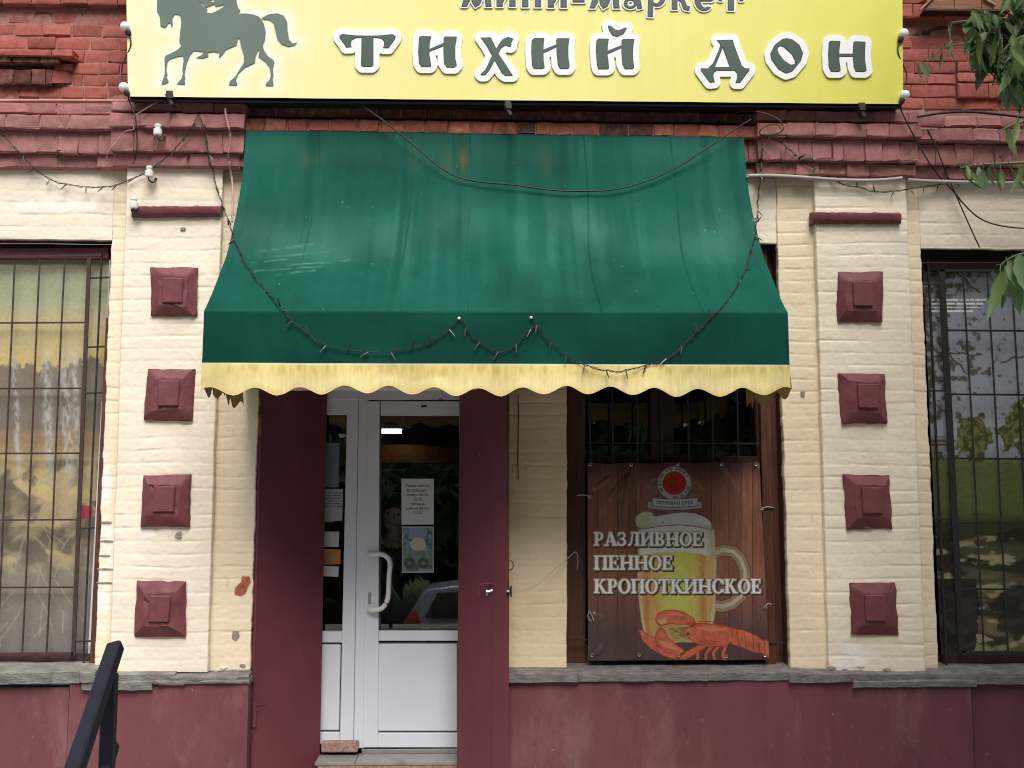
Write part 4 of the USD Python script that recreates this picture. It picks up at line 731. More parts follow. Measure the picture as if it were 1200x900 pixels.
# heavy serif capitals for the banner, in a box of height 1
def st(pts, w): return LineString(pts).buffer(w/2, cap_style='flat', join_style='mitre')
def serif(x, y, w=.30, h=.09): return sbox(x-w/2, y, x+w/2, y+h)
def stem(x, sw=.20): return unary_union([sbox(x-sw/2, 0, x+sw/2, 1), serif(x, 0, sw+.16), serif(x, .91, sw+.16)])
def ring(cx, cy, rx, ry, tx, ty): return affinity.scale(Point(cx, cy).buffer(1, 32), rx, ry).difference(affinity.scale(Point(cx, cy).buffer(1, 32), rx-tx, ry-ty))
def glyph(ch):
    if ch == 'Р': return unary_union([stem(.18), ring(.36, .70, .30, .30, .17, .085).intersection(sbox(.26, 0, 2, 2)), sbox(.2, .40, .4, .48), sbox(.2, .92, .4, 1)]), .70
    if ch == 'А': return unary_union([Polygon([(.30, 1), (.52, 1), (.86, 0), (.62, 0)]), Polygon([(.33, .95), (.41, .95), (.19, 0), (.10, 0)]), sbox(.20, .28, .66, .36), serif(.14, 0, .30), serif(.74, 0, .38)]), .90
    if ch == 'З': return unary_union([ring(.28, .74, .27, .26, .14, .085).intersection(unary_union([sbox(.28, 0, 1, 2), sbox(0, .82, 1, 2)])), ring(.27, .27, .32, .27, .17, .085).intersection(unary_union([sbox(.25, 0, 1, 2), sbox(-.1, 0, 1, .18)])), sbox(.18, .46, .36, .55), sbox(-.03, .05, .06, .30), sbox(.02, .74, .10, .95)]), .68
    if ch == 'Л': return unary_union([stem(.66), Polygon([(.30, 1), (.38, 1), (.30, .3), (.2, .05), (.05, -.01), (.02, .12), (.14, .15), (.22, .4)]), sbox(.22, .91, .7, 1)]), .86
    if ch == 'И': return unary_union([stem(.18), stem(.78), st([(.20, .14), (.76, .86)], .09)]), .96
    if ch == 'В': return unary_union([stem(.18), ring(.34, .75, .28, .25, .15, .08).intersection(sbox(.26, 0, 2, 2)), ring(.36, .27, .33, .27, .18, .085).intersection(sbox(.26, 0, 2, 2)), sbox(.2, .46, .4, .54), sbox(.2, .92, .4, 1), sbox(.2, 0, .4, .08)]), .76
    if ch == 'Н': return unary_union([stem(.18), stem(.76), sbox(.2, .45, .74, .54)]), .94
    if ch == 'О': return ring(.44, .5, .43, .52, .19, .085), .88
    if ch == 'Е': return unary_union([stem(.18), sbox(.2, .92, .66, 1), sbox(.2, 0, .68, .08), sbox(.2, .46, .5, .54), sbox(.60, .72, .66, 1), sbox(.62, 0, .68, .28), sbox(.46, .36, .52, .64)]), .74
    if ch == 'П': return unary_union([stem(.18), stem(.76), sbox(.1, .91, .86, 1)]), .94
    if ch == 'К': return unary_union([stem(.18), Polygon([(.26, .46), (.36, .46), (.70, 1), (.58, 1)]), Polygon([(.34, .56), (.48, .62), (.88, 0), (.62, 0)]), serif(.66, .91, .30), serif(.76, 0, .34)]), .90
    if ch == 'Т': return unary_union([stem(.40), sbox(.02, .91, .78, 1), sbox(.02, .68, .09, 1), sbox(.71, .68, .78, 1)]), .80
    if ch == 'С': return unary_union([ring(.44, .5, .43, .52, .19, .085).difference(sbox(.52, .30, 2, .70)), sbox(.74, .64, .81, .96), sbox(.76, .08, .82, .30)]), .84
def serifline(txt, x0, x1, base, cap, slope=0.0):
    x, out = 0.0, []
    for ch in txt: g, w = glyph(ch); out.append(affinity.translate(g, x, 0)); x += w+.05
    g = unary_union(out); k = (x1-x0)/(x-.05); return affinity.affine_transform(g, [k, 0, slope, -cap, x0, base])
LINES = unary_union([serifline('РАЗЛИВНОЕ', 696, 823, 640.5, 16), serifline('ПЕННОЕ', 696, 788, 668.5, 16.5), serifline('КРОПОТКИНСКОЕ', 696, 892, 696, 16.5)])
def paint_banner(x, y):
    pl = np.array([686, 700, 723, 745, 768, 790, 812, 833, 853.5, 868, 881, 903]); k = np.clip(np.searchsorted(pl, x)-1, 0, 10)
    tone = np.array([.85, 1.0, .8, 1.1, .95, 1.05, .9, 1.1, 1.0, 1.25, 1.1])[k]
    g = nz(x, y*.08, .35, 1, 4, 2)*.7+nz(x, y*.3, .12, 1, 3, 5)*.3
    c = np.ones(x.shape+(3,))*[.205, .090, .062]*(tone*(.55+.9*g))[..., None]
    c = mixc(c, np.abs(x-pl[k]) < .8, (.03, .012, .010), .8)
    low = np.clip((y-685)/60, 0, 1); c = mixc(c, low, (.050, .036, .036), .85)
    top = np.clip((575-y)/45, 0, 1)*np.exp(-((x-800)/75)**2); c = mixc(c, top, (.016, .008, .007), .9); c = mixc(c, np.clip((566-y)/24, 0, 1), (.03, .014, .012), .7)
    glow = np.exp(-np.hypot((x-790)/32, (y-570)/28)**2); c = mixc(c, glow, (.16, .06, .045), .6)
    # wreath, seal and ribbon
    for sgn in (-1, 1):
        d = np.hypot((x-790-sgn*21)/15, (y-578)/19); m = np.clip((nz(x*sgn, y, .42, 1, 3, 12)-.46)*9, 0, 1)*(d < 1); c = mixc(c, m, (.21, .145, .10), .7)
    r = np.hypot(x-790, y-566.5); c = mixc(c, np.clip(21-r, 0, 1), (.12, .11, .11)); c = mixc(c, np.clip(20-r, 0, 1), (.40, .38, .37)); c = mixc(c, np.clip(14.6-r, 0, 1), (.16, .03, .025)); c = mixc(c, np.clip(13.8-r, 0, 1), (.36, .030, .024))
    ang = np.arctan2(y-566.5, x-790); c = mixc(c, (np.abs(r-17.2) < 1.5)*(noise(np.stack([ang*9, 0*r, 0*r+3], -1)) > .48), (.09, .08, .08), .75)
    fig = np.clip(1.2-np.hypot((x-790)/4.0, (y-562)/4.2), 0, 1)+np.clip(1.2-np.hypot((x-790)/6.5, (y-571.5)/5.5), 0, 1); c = mixc(c, np.clip(fig*2, 0, 1), (.22, .016, .014), .7)
    wave = lambda x_: 1.8*np.cos((x_-790)/34*2.2)
    yy = y-wave(x)
    c = mixc(c, (np.abs(yy-593) < 4.6)*(x > 758)*(x < 823)*(np.abs(x-790.5)-30 < 2.5*np.abs(yy-593)/4.6), (.05, .045, .045)); c = mixc(c, (np.abs(yy-593) < 3.9)*(x > 759)*(x < 822), (.33, .32, .31)); c = mixc(c, (np.abs(yy-588.5) < 5.2)*(np.abs(x-790.5) < 27), (.06, .05, .05)); c = mixc(c, (np.abs(yy-588.5) < 4.5)*(np.abs(x-790.5) < 26.3), (.44, .43, .42))
    c = mixc(c, inside(RIBBON, x, yy), (.05, .045, .045))
    # mug
    def lay(poly, col, ol=None, k=1.0):
        nonlocal c
        if ol is not None: c = mixc(c, inside(poly.buffer(.9), x, y), ol, k)
        c = mixc(c, inside(poly, x, y), col, k)
    hd = LineString([(836, 650), (847, 645.5), (858, 647), (867, 655), (872.5, 669), (873, 684), (868, 699), (858, 708), (846, 711.5), (836, 710)])
    lay(hd.buffer(6.2), (.27, .20, .115), (.10, .06, .035)); lay(hd.buffer(2.4), (.40, .34, .24)); lay(hd.buffer(.8).intersection(sbox(850, 600, 900, 720)), (.48, .45, .38))
    body = Polygon([(748, 622), (836, 622), (838.5, 660), (837, 720), (830, 752), (757, 752), (752, 728), (747.5, 690)])
    lay(body, (.46, .38, .22), (.36, .28, .16)); beer = Polygon([(750.5, 652), (770, 648.5), (800, 647.5), (820, 650), (835.5, 656), (835.5, 700), (829, 750), (759, 750), (754, 728), (750, 690)])
    mb = inside(beer, x, y); t = np.abs(x-795)/45; bc = np.stack([.52+.02*t, np.clip(.48-.20*t, .24, .6), .09+.04*t], -1)*(1-.25*np.clip((y-690)/60, 0, 1))[..., None]; bc = lerp(bc, np.array([.46, .54, .11]), (np.exp(-((x-794)/15)**2)*.55)[..., None]); c = np.where(mb[..., None], bc, c)
    for fx, w, col, kk in ((757, 3.5, (.40, .13, .035), .75), (781, .8, (.50, .52, .15), .6), (812, 1.0, (.52, .48, .16), .5), (823, 4.0, (.36, .13, .035), .65), (829, 1.0, (.50, .36, .15), .5), (769, 5, (.44, .27, .07), .5)): c = mixc(c, mb*np.exp(-((x-fx-(y-690)*.02)/w)**2), col, kk)
    bub = (nz(x, y, 1.1, 1, 2, 44) > .74)*mb*(y < 700); c = mixc(c, bub, (.55, .58, .25), .6)
    foam2 = Polygon([(748.5, 622), (772, 617), (795, 615.5), (815, 617.5), (834, 623), (837, 655), (820, 650), (800, 647.5), (770, 648.5), (750, 652)]); lay(foam2, (.56, .55, .47)); c = mixc(c, inside(foam2, x, y)*np.clip((x-825)/10, 0, 1), (.26, .22, .14), .7)
    foam = tr([(335, 425), (338, 400), (355, 382), (385, 367), (420, 366), (440, 378), (444, 392), (460, 396), (520, 386), (580, 376), (640, 372), (700, 378), (750, 396), (785, 420), (798, 440), (800, 485), (770, 470), (700, 455), (600, 446), (480, 455), (410, 468), (370, 474), (345, 458)], 680, 530, 5.217)
    lay(foam, (.55, .54, .50), (.13, .09, .06)); c = mixc(c, inside(foam, x, y)*np.clip((772-x)/14, 0, 1), (.46, .41, .22), .8); c = mixc(c, inside(foam, x, y)*np.clip((y-613)/7, 0, 1), (.27, .25, .21), .6); c = mixc(c, np.hypot(x-776.5, y-613) < 1, (.05, .04, .03))
    # crayfish
    T7 = lambda p: tr(p, 680, 650, 5.217); red, dk, lt = (.48, .115, .065), (.27, .045, .028), (.62, .27, .16)
    lay(T7([(470, 425), (700, 410), (720, 520), (560, 545), (480, 500)]), (.36, .25, .10)); c = mixc(c, inside(T7([(540, 455), (690, 440), (690, 520), (570, 520)]), x, y)*np.clip((nz(x, y, .3, .4, 3, 8)-.4)*6, 0, 1), (.18, .10, .045), .8)
    for p in ([(760, 560), (720, 590), (715, 640)], [(805, 560), (770, 600), (765, 640)], [(850, 555), (810, 600), (820, 640)], [(890, 550), (868, 610), (882, 640)]): lay(LineString([(680+a/5.217, 650+b/5.217) for a, b in p]).buffer(1.3), (.46, .12, .07), dk)
    lay(T7([(360, 468), (372, 462), (410, 492), (460, 515), (500, 548), (550, 590), (610, 618), (590, 635), (540, 628), (490, 606), (430, 572), (385, 530)]), red, dk)
    lay(T7([(600, 636), (655, 590), (740, 548), (775, 556), (710, 602), (640, 638)]), red, dk)
    lay(T7([(458, 505), (470, 470), (492, 450), (515, 470), (530, 510), (575, 545), (632, 590), (600, 612), (520, 592), (470, 552)]), red, dk); c = mixc(c, inside(T7([(475, 520), (560, 545), (600, 590), (500, 560)]), x, y), lt, .5)
    lay(T7([(460, 398), (475, 365), (520, 346), (580, 345), (640, 362), (690, 396), (704, 425), (690, 438), (650, 425), (600, 428), (560, 420), (520, 428), (490, 436), (470, 425)]), red, dk); c = mixc(c, inside(T7([(468, 405), (520, 385), (530, 415), (490, 430)]), x, y), (.50, .36, .24), .7); c = mixc(c, inside(T7([(520, 360), (600, 356), (650, 380), (600, 378)]), x, y), lt, .45)
    lay(T7([(640, 462), (680, 434), (760, 424), (860, 438), (932, 454), (938, 520), (882, 556), (780, 562), (700, 540), (660, 505)]), red, dk); c = mixc(c, inside(T7([(700, 450), (800, 440), (900, 460), (800, 475)]), x, y), lt, .4); c = mixc(c, inside(T7([(720, 520), (860, 530), (800, 556), (730, 545)]), x, y), dk, .55)
    lay(T7([(930, 455), (1000, 468), (1070, 498), (1112, 528), (1152, 530), (1160, 640), (1118, 602), (1058, 592), (980, 562), (925, 546)]), red, dk)
    for a, b in ((950, 968), (1000, 1010), (1050, 1056), (1085, 1090), (1122, 1124)): lay(LineString([(680+a/5.217, 650+(458+(a-930)*.30)/5.217), (680+b/5.217+.6, 650+(560+(a-930)*.22)/5.217)]).buffer(.55), dk)
    lay(LineString([(808, 736), (818, 731), (843, 732.5), (858, 737)]).buffer(.55), (.42, .06, .03)); lay(LineString([(809, 735), (820, 729), (850, 729)]).buffer(.45), (.30, .04, .02)); c = mixc(c, np.hypot(x-806, y-743) < 1.3, (.03, .01, .01))
    mr = (c[..., 0] > .2)*(c[..., 1] < .14)*(y > 712)*(c[..., 0] > 2.6*c[..., 1]); f_ = .62+.75*nz(x, y, .16, 1, 4, 77); c = np.where(mr[..., None], c*f_[..., None], c)
    # lettering
    sh = affinity.translate(LINES, 1.4, 1.3).buffer(1.5); c = mixc(c, inside(sh, x, y), (.045, .03, .025), .95); c = mixc(c, inside(LINES.buffer(1.0), x, y), (.30, .26, .23)); c = mixc(c, inside(LINES, x, y), (.74, .72, .68))
    for a, b in ((722, 724), (853, 854.5)): pass
    return np.clip(c*(0.93+.14*nz(x, y, .5))[..., None], .008, .85)
RIBBON = centred('ОСНОВАН 1904', 4.0, 790.5, 590.5, True, 48)
BY = 0.025
def banner_mesh():
    n = (480, 540); pts = [(688.5, 542), (889.5, 541), (901, 773), (689, 774)]; q = np.array([P(*a, BY) for a in pts]); pq = np.array(pts, float)
    s, t = np.meshgrid(np.linspace(0, 1, n[0]), np.linspace(0, 1, n[1]), indexing='ij')
    bl = lambda c: ((1-s)*(1-t))[..., None]*c[0]+(s*(1-t))[..., None]*c[1]+(s*t)[..., None]*c[2]+((1-s)*t)[..., None]*c[3]
    w, pp = bl(q), bl(pq); x, y = pp[..., 0], pp[..., 1]; d = .012*(fbm(np.stack([s*2.2, t*2.2, 0*s], -1), 3)-.5)
    for (ax, ay), (bx_, by_), wd, am in (((740, 543), (722, 640), 3.2, .013), ((716, 556), (690, 580), 2.6, .011), ((741, 543), (712, 600), 2.4, -.008), ((733, 556), (700, 606), 3.5, .010), ((845, 543), (866, 585), 3, .007), ((690, 580), (718, 556), 5, -.006), ((742, 543), (746, 640), 4, .006), ((691, 718), (716, 735), 5, .006), ((695, 770), (712, 752), 5, .008), ((890, 543), (874, 640), 6, .006), ((890, 760), (872, 700), 5, .006), ((721, 690), (721, 768), 1.5, .004), ((867, 600), (868, 740), 1.5, .004)):
        L = math.hypot(bx_-ax, by_-ay); u = ((x-ax)*(bx_-ax)+(y-ay)*(by_-ay))/L; v = ((x-ax)*(by_-ay)-(y-ay)*(bx_-ax))/L
        d += 1.5*am*np.exp(-(v/(wd*(.5+u/L)))**2)*np.clip(u/6, 0, 1)*np.clip((L-u)/(L*.5), 0, 1)
    d += .012*np.clip((y-765)/9, 0, 1)*np.sin(x*.09)*.5
    w[..., 1] -= d+.006; xy = x, y
    top = .010*np.sin(s*math.pi*4)**2*(1-t)**8; w[..., 2] -= top
    return grid(w), paint_banner(x, y).reshape(-1, 3)
(bv, bf), bc = banner_mesh()
ban = obj('beer_banner', (bv, bf), 'print', None, smooth=True, cols=bc, label='brown banner with a beer mug and red crayfish tied in the middle window', cat='banner')
for px, py in ((691.5, 544), (740, 544.5), (795, 544), (846, 544), (886, 544), (691.5, 582), (893, 596), (691, 717), (897, 711), (694, 768), (749, 767.5), (795, 768), (851, 769), (896, 768)):
    c = P(px, py, BY-.016); a = np.linspace(0, 2*math.pi, 13); obj('eyelet', tube(np.stack([c[0]+.0085*np.cos(a), c[1]+.004*np.sin(a*0), c[2]+.0085*np.sin(a)], -1), .0032, 5, False), 'steel', ban, smooth=40)
for pts in ([(691, 717), (689, 722), (693, 728)], [(691, 717), (694, 722), (695.5, 727)], [(691.5, 582), (684, 580), (676, 581)], [(893, 596), (900, 594), (906, 595)], [(897, 711), (901, 707), (904, 709)]):
    obj('tie', tube(spline([P(a, b, BY-.025) for a, b in pts], 10), .0028, 5), 'cable_grey', ban)

# ------------------------------------------------------------------ the sign board
SY = -0.27
sgn = thing('shop_sign', 'large yellow shop sign board with a green horseman and lettering', 'sign')
sq = [(146.5, -105), (1056.5, -108), (1058.5, 122), (150, 113)]
tz = lambda p, z0, s: Polygon([(z0[0]+a/s, z0[1]+b/s) for a, b in p]).buffer(0)
HS = 5.4545; hz = lambda p: tz(p, (140, 0), HS)
horse = hz([(240, -10), (240, 70), (258, 105), (262, 165), (290, 175), (303, 165), (310, 148), (325, 145), (332, 168), (340, 165), (338, 115), (350, 92), (370, 88), (388, 100), (396, 140), (388, 200), (382, 265), (396, 292), (375, 315), (330, 340), (295, 355), (287, 380), (290, 440), (288, 480), (268, 535), (285, 538), (315, 520), (312, 512), (298, 490), (308, 478), (300, 455), (305, 400), (318, 378), (370, 360), (405, 355), (410, 380), (402, 440), (405, 470), (395, 505), (365, 535), (420, 538), (415, 510), (422, 500), (415, 480), (430, 400), (450, 350), (475, 322), (530, 328), (535, 340), (520, 355), (485, 368), (535, 370), (570, 358), (560, 335), (600, 328), (640, 335), (635, 368), (660, 345), (680, 315), (750, 285), (756, 245), (767, 243), (778, 300), (795, 350), (795, 400), (770, 440), (740, 490), (705, 520), (698, 542), (750, 545), (752, 530), (742, 510), (760, 470), (800, 430), (865, 400), (872, 350), (888, 320), (896, 318), (888, 360), (935, 395), (960, 430), (968, 480), (960, 510), (935, 535), (935, 547), (985, 548), (982, 520), (978, 500), (985, 485), (980, 440), (990, 400), (985, 385), (950, 360), (925, 325), (915, 290), (930, 250), (935, 200), (922, 150), (906, 122), (890, 105), (850, 91), (810, 86), (760, 86), (752, 82), (774, 68), (758, 50), (750, 20), (748, -10), (760, -80), (740, -150), (700, -190), (690, -260), (640, -300), (590, -270), (590, -200), (540, -160), (500, -60), (420, -40), (380, -110), (330, -150), (300, -180), (290, -130), (255, -70)])
tail = hz([(906, 117), (950, 92), (1010, 84), (1050, 100), (1072, 140), (1075, 200), (1085, 255), (1110, 278), (1140, 268), (1118, 288), (1080, 296), (1040, 282), (1010, 250), (998, 200), (985, 145), (960, 125), (915, 121)])
cut = hz([(508, 8), (530, 18), (552, 45), (590, 32), (604, 24), (616, 38), (640, 36), (666, 26), (662, 46), (620, 70), (590, 84), (560, 80), (556, 72), (562, 58), (535, 38)])
cut2 = hz([(575, 5), (600, -8), (612, 5), (592, 14)])
rider = unary_union([horse, tail]).difference(cut).difference(cut2)
def paint_sign(x, y):
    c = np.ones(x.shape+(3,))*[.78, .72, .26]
    c = lerp(c, np.array([.84, .81, .56]), np.clip((520-x)/420, 0, 1)[..., None]*.9)  # left end paler: washed-out glare painted into the yellow
    c = lerp(c, np.array([.66, .64, .11]), np.clip((x-620)/420, 0, 1)[..., None]*.9)  # right end deeper: the weaker light there is painted in too
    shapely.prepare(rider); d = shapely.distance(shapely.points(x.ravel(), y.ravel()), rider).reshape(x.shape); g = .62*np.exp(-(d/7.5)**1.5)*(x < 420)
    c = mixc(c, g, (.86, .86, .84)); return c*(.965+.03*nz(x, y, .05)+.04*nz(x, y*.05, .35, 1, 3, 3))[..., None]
pn = (520, 140); s, t = np.meshgrid(np.linspace(0, 1, pn[0]), np.linspace(0, 1, pn[1]), indexing='ij'); q = np.array([P(*a, SY) for a in sq]); pq = np.array(sq, float)
bl = lambda c: ((1-s)*(1-t))[..., None]*c[0]+(s*(1-t))[..., None]*c[1]+(s*t)[..., None]*c[2]+((1-s)*t)[..., None]*c[3]
w, pp = bl(q), bl(pq); w[..., 1] += .004*(fbm(np.stack([s*6, t*1.5, 0*s], -1), 2)-.5)
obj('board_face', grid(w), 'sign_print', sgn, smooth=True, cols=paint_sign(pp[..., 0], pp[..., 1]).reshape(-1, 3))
c = np.array([[[[q[3 if k == 0 and i == 0 else 2 if k == 0 else 0 if i == 0 else 1][0], yv, q[3 if k == 0 and i == 0 else 2 if k == 0 else 0 if i == 0 else 1][2]] for k in (0, 1)] for yv in (SY+.006, SY+.17)] for i in (0, 1)])
obj('board_body', hexa(c, .002), 'black_metal', sgn)
obj('frame_tube', join(tube([P(153, 117.5, SY+.03), P(1056, 125.5, SY+.03)], .010, 6), tube([P(153, 30, SY+.18), P(1056, 30, SY+.18)], .016, 6), *[tube([P(a, 112, SY+.16), [P(a, 112, SY+.16)[0], .02, P(a, 112, SY+.16)[2]-.01]], .012, 6) for a in (300, 600, 900)]), 'black_metal', sgn)
for px, py in ((198, 108), (595, 120), (1010, 122)): obj('clip', join(quadbox([(px-4, py-2), (px+4, py-2), (px+5, py+7), (px-2, py+7)], SY-.012, SY-.002, .002), quadbox([(px-5, py+2), (px-1, py+1), (px+6, py+14), (px+2, py+15)], SY-.004, SY+.05, .002)), 'black_metal', sgn)
fig = obj('horseman', extr(rider, SY-.0045, .001, None), 'horse_green_glare', sgn)
def L3(*ps, o=(380, 0), s=5.4545): return unary_union([tz(p, o, s) for p in ps])
o3, o4, o5 = (380, 0), (540, 0), (800, 0)
letters = [
    L3([(100, 228), (115, 219), (200, 228), (280, 230), (360, 228), (435, 220), (455, 232), (450, 250), (410, 305), (378, 305), (385, 285), (383, 262), (365, 245), (312, 238), (312, 415), (302, 424), (245, 424), (237, 415), (240, 238), (200, 242), (172, 258), (168, 285), (172, 300), (140, 302), (130, 282), (100, 243)]),
    L3([(608, 240), (620, 232), (682, 234), (672, 275), (670, 350), (682, 420), (676, 426), (622, 426), (608, 405), (602, 330)], [(765, 242), (775, 235), (845, 236), (835, 300), (835, 370), (845, 415), (832, 430), (785, 430), (768, 405), (763, 330)], [(666, 318), (768, 274), (768, 291), (668, 330)]),
    L3([(130, 242), (190, 240), (205, 270), (240, 345), (330, 482), (285, 482), (265, 468), (195, 345), (165, 290)], [(128, 474), (160, 445), (195, 370), (215, 335), (235, 300), (265, 255), (300, 238), (333, 248), (322, 272), (318, 297), (280, 290), (255, 310), (235, 345), (215, 385), (180, 450), (155, 479), (135, 480)], o=o4),
    L3([(455, 260), (470, 245), (532, 245), (528, 275), (526, 330), (528, 390), (534, 430), (525, 438), (468, 438), (458, 420), (452, 330)], [(612, 255), (620, 246), (692, 246), (685, 300), (686, 370), (694, 425), (686, 438), (635, 438), (622, 415), (614, 330)], [(522, 322), (616, 283), (616, 297), (524, 340)], o=o4),
    L3([(868, 262), (880, 248), (944, 250), (938, 290), (936, 350), (942, 395), (946, 435), (935, 441), (880, 441), (872, 415), (866, 330)], [(1030, 258), (1040, 250), (1107, 252), (1100, 300), (1098, 370), (1106, 430), (1098, 440), (1050, 440), (1035, 410), (1028, 330)], [(934, 328), (1032, 289), (1032, 303), (936, 344)], [(942, 166), (958, 167), (985, 190), (1015, 195), (1045, 180), (1060, 180), (1040, 215), (1000, 234), (970, 225), (950, 195)], o=o4),
    L3([(203, 237), (292, 235), (298, 258), (345, 385), (365, 402), (390, 402), (388, 414), (335, 484), (312, 484), (322, 455), (320, 430), (305, 412), (200, 412), (182, 425), (178, 445), (186, 480), (160, 483), (108, 412), (108, 402), (150, 402), (180, 370), (215, 290), (222, 260)], o=o5, s=5).difference(tz([(235, 275), (278, 395), (186, 395)], o5, 5)),
    L3([(585, 230), (607, 225), (640, 232), (682, 262), (704, 310), (692, 355), (640, 418), (605, 429), (562, 405), (522, 350), (515, 315), (540, 265)], o=o5, s=5).difference(tz([(560, 274), (572, 268), (592, 274), (640, 318), (660, 355), (658, 376), (635, 382), (592, 355), (560, 312), (553, 288)], o5, 5)),
    L3([(858, 248), (870, 240), (922, 243), (916, 300), (916, 350), (924, 412), (915, 419), (870, 419), (858, 395), (854, 320)], [(1002, 250), (1012, 243), (1070, 247), (1066, 300), (1066, 350), (1076, 412), (1066, 419), (1015, 418), (1004, 390), (998, 320)], [(914, 316), (1002, 316), (1002, 330), (914, 330)], o=o5, s=5)]
for g in letters:
    g = g.buffer(.35).buffer(-.35); pl = obj('letter', extr(g.buffer(8.2, 10).buffer(-.8), SY-.011, .007, None), 'sign_white', sgn)
    obj('letter_edge', extr(g.buffer(.45), SY-.0122, .0011, None), 'sign_edge', pl); obj('letter_face', extr(g.buffer(-.35), SY-.0134, .0011, None), 'sign_green', pl)
# the small upper line, cut by the frame of the picture
def sl(*ps, w=6.6): return unary_union([LineString(p).buffer(w/2, cap_style='flat') for p in ps])
def small(ch, x, b):
    t = b-30
    if ch == 'м': return unary_union([Polygon([(x-1, b), (x+5, b), (x+9, b-8), (x+13, t), (x+8, t)]), Polygon([(x+8, t), (x+15, t), (x+21, b-4), (x+15, b+1), (x+11, b-5)]), Polygon([(x+16, b), (x+26, t), (x+32, t), (x+20, b-2)]), Polygon([(x+25, t), (x+31, t), (x+34, b), (x+27, b)])])
    if ch == 'и': return unary_union([sl([(x+3.5, t), (x+3.5, b)], w=7), sl([(x+18.5, t), (x+18.5, b)], w=7), sl([(x+5, b-3), (x+17, t+6)], w=2.5)])
    if ch == 'н': return unary_union([sl([(x+3.5, t), (x+3.5, b)], w=7), sl([(x+18.5, t), (x+18.5, b)], w=7), sl([(x+5, b-13), (x+17, b-15)], w=2.8)])
    if ch == '-': return sbox(x, b-8.5, x+14, b-6.0)
    if ch == 'а': return unary_union([affinity.scale(Point(x+7.5, b-6).buffer(1), 7.5, 6).difference(affinity.scale(Point(x+8, b-6).buffer(1), 4, 3.6)), sl([(x+4, t+4), (x+11, t+3), (x+16, b-12), (x+19, b)], w=5.5)])
    if ch == 'р': return unary_union([sl([(x+4, t), (x+3, b+9)], w=6), affinity.scale(Point(x+11, b-15).buffer(1), 10, 12).difference(affinity.scale(Point(x+10, b-15).buffer(1), 5, 8.5))])
    if ch == 'к': return unary_union([sl([(x+3.5, t), (x+3.5, b)], w=6.5), sl([(x+6, b-12), (x+17, t+2)], w=4), sl([(x+7, b-14), (x+13, b-10), (x+16, b-2), (x+21, b-1)], w=5)])
    if ch == 'е': return unary_union([affinity.scale(Point(x+11, b-12).buffer(1), 11, 13).difference(affinity.scale(Point(x+12.5, b-12.5).buffer(1), 6, 10)).difference(sbox(x+16, b-11, x+30, b-3)), sbox(x+5, b-13, x+20, b-10)])
    if ch == 'т': return unary_union([sl([(x+11.5, t), (x+11.5, b)], w=7), sbox(x, t, x+23, t+4), sl([(x+1, t), (x-1, b-11)], w=4), sl([(x+22, t), (x+24, b-11)], w=4)])
for ch, x, b in (('м', 542, 7.5), ('и', 582, 7.5), ('н', 612, 8), ('и', 642, 8.5), ('-', 671, 8.5), ('м', 692, 9.5), ('а', 731, 10), ('р', 759, 10.5), ('к', 787, 11), ('е', 814, 11.5), ('т', 845, 12)):
    g = small(ch, x, b); pl = obj('small_letter', extr(g.buffer(1.9), SY-.0080, .003, None), 'sign_white', sgn); obj('letter_edge', extr(g.buffer(.3), SY-.0095, .0012, None), 'sign_edge', pl); obj('letter_face', extr(g.buffer(-.7), SY-.0110, .0012, None), 'sign_green', pl)
for px, py, sd, lab in ((146.5, 31, -1, 'white bulb lamp on the left edge of the sign, upper'), (145, 102, -1, 'white bulb lamp at the lower left corner of the sign'), (1059, 39, 1, 'white bulb lamp on the right edge of the sign, upper'), (1060.5, 111, 1, 'white bulb lamp at the lower right corner of the sign')):
    bl_ = thing('bulb_lamp', lab, 'lamp', 'bulb lamps round the sign'); c = P(px, py, SY-.02); e = P(px-sd*5, py+10, SY-.01)
    obj('globe', ball(c, .029, 3), 'bulb_white', bl_, smooth=True); obj('socket', tube([c+.5*(e-c), c+.8*(e-c), e], [.016, .019, .013], 10), 'black_metal', bl_, smooth=40)
    if py < 60: obj('flex', tube(spline([e, P(px-sd*6.5, py+22, SY-.008), P(px-sd*1, py+36, SY+.01), P(px-sd*.2, py+64, SY+.02)], 20), .004, 6), 'cable_black', bl_)
# ------------------------------------------------------------------ the awning
rows = [((288, 152.5), (872, 161)), ((285, 195), (874, 197)), ((280, 230), (879, 235)), ((273, 263), (885, 267)), ((265, 298), (894, 300)), ((257, 320), (903, 322)), ((248, 343), (912, 346)), ((238, 364), (922, 366))]
AX0, AX1 = X(288, 152, -.155), X(872, 161, -.155)
from scipy.optimize import brentq
from scipy.interpolate import PchipInterpolator
def row_y(a, b): return brentq(lambda y: (X(*b, y)-X(*a, y))-(AX1-AX0), -2.5, 1.0)
ry = np.array([row_y(*r) for r in rows]); zl_ = np.array([Z(*r[0], y) for r, y in zip(rows, ry)]); zr_ = np.array([Z(*r[1], y) for r, y in zip(rows, ry)])
YF = ry[-1]; zbl, zbr = Z(238, 426, YF-.01), Z(923, 428.5, YF-.01)
tp = np.linspace(0, 1, len(rows)); NU = 130; TT = np.linspace(0, 1, NU); yP = PchipInterpolator(tp, ry)(TT); zL = PchipInterpolator(tp, zl_)(TT); zR = PchipInterpolator(tp, zr_)(TT)
nb = 30; yP = np.r_[yP, YF-.01*np.linspace(0.1, 1, nb)]; zL = np.r_[zL, np.linspace(zl_[-1], zbl, nb+1)[1:]]; zR = np.r_[zR, np.linspace(zr_[-1], zbr, nb+1)[1:]]; NR = len(yP)
CC = np.linspace(0, 1, 440); S, Kk = np.meshgrid(CC, np.arange(NR), indexing='ij')
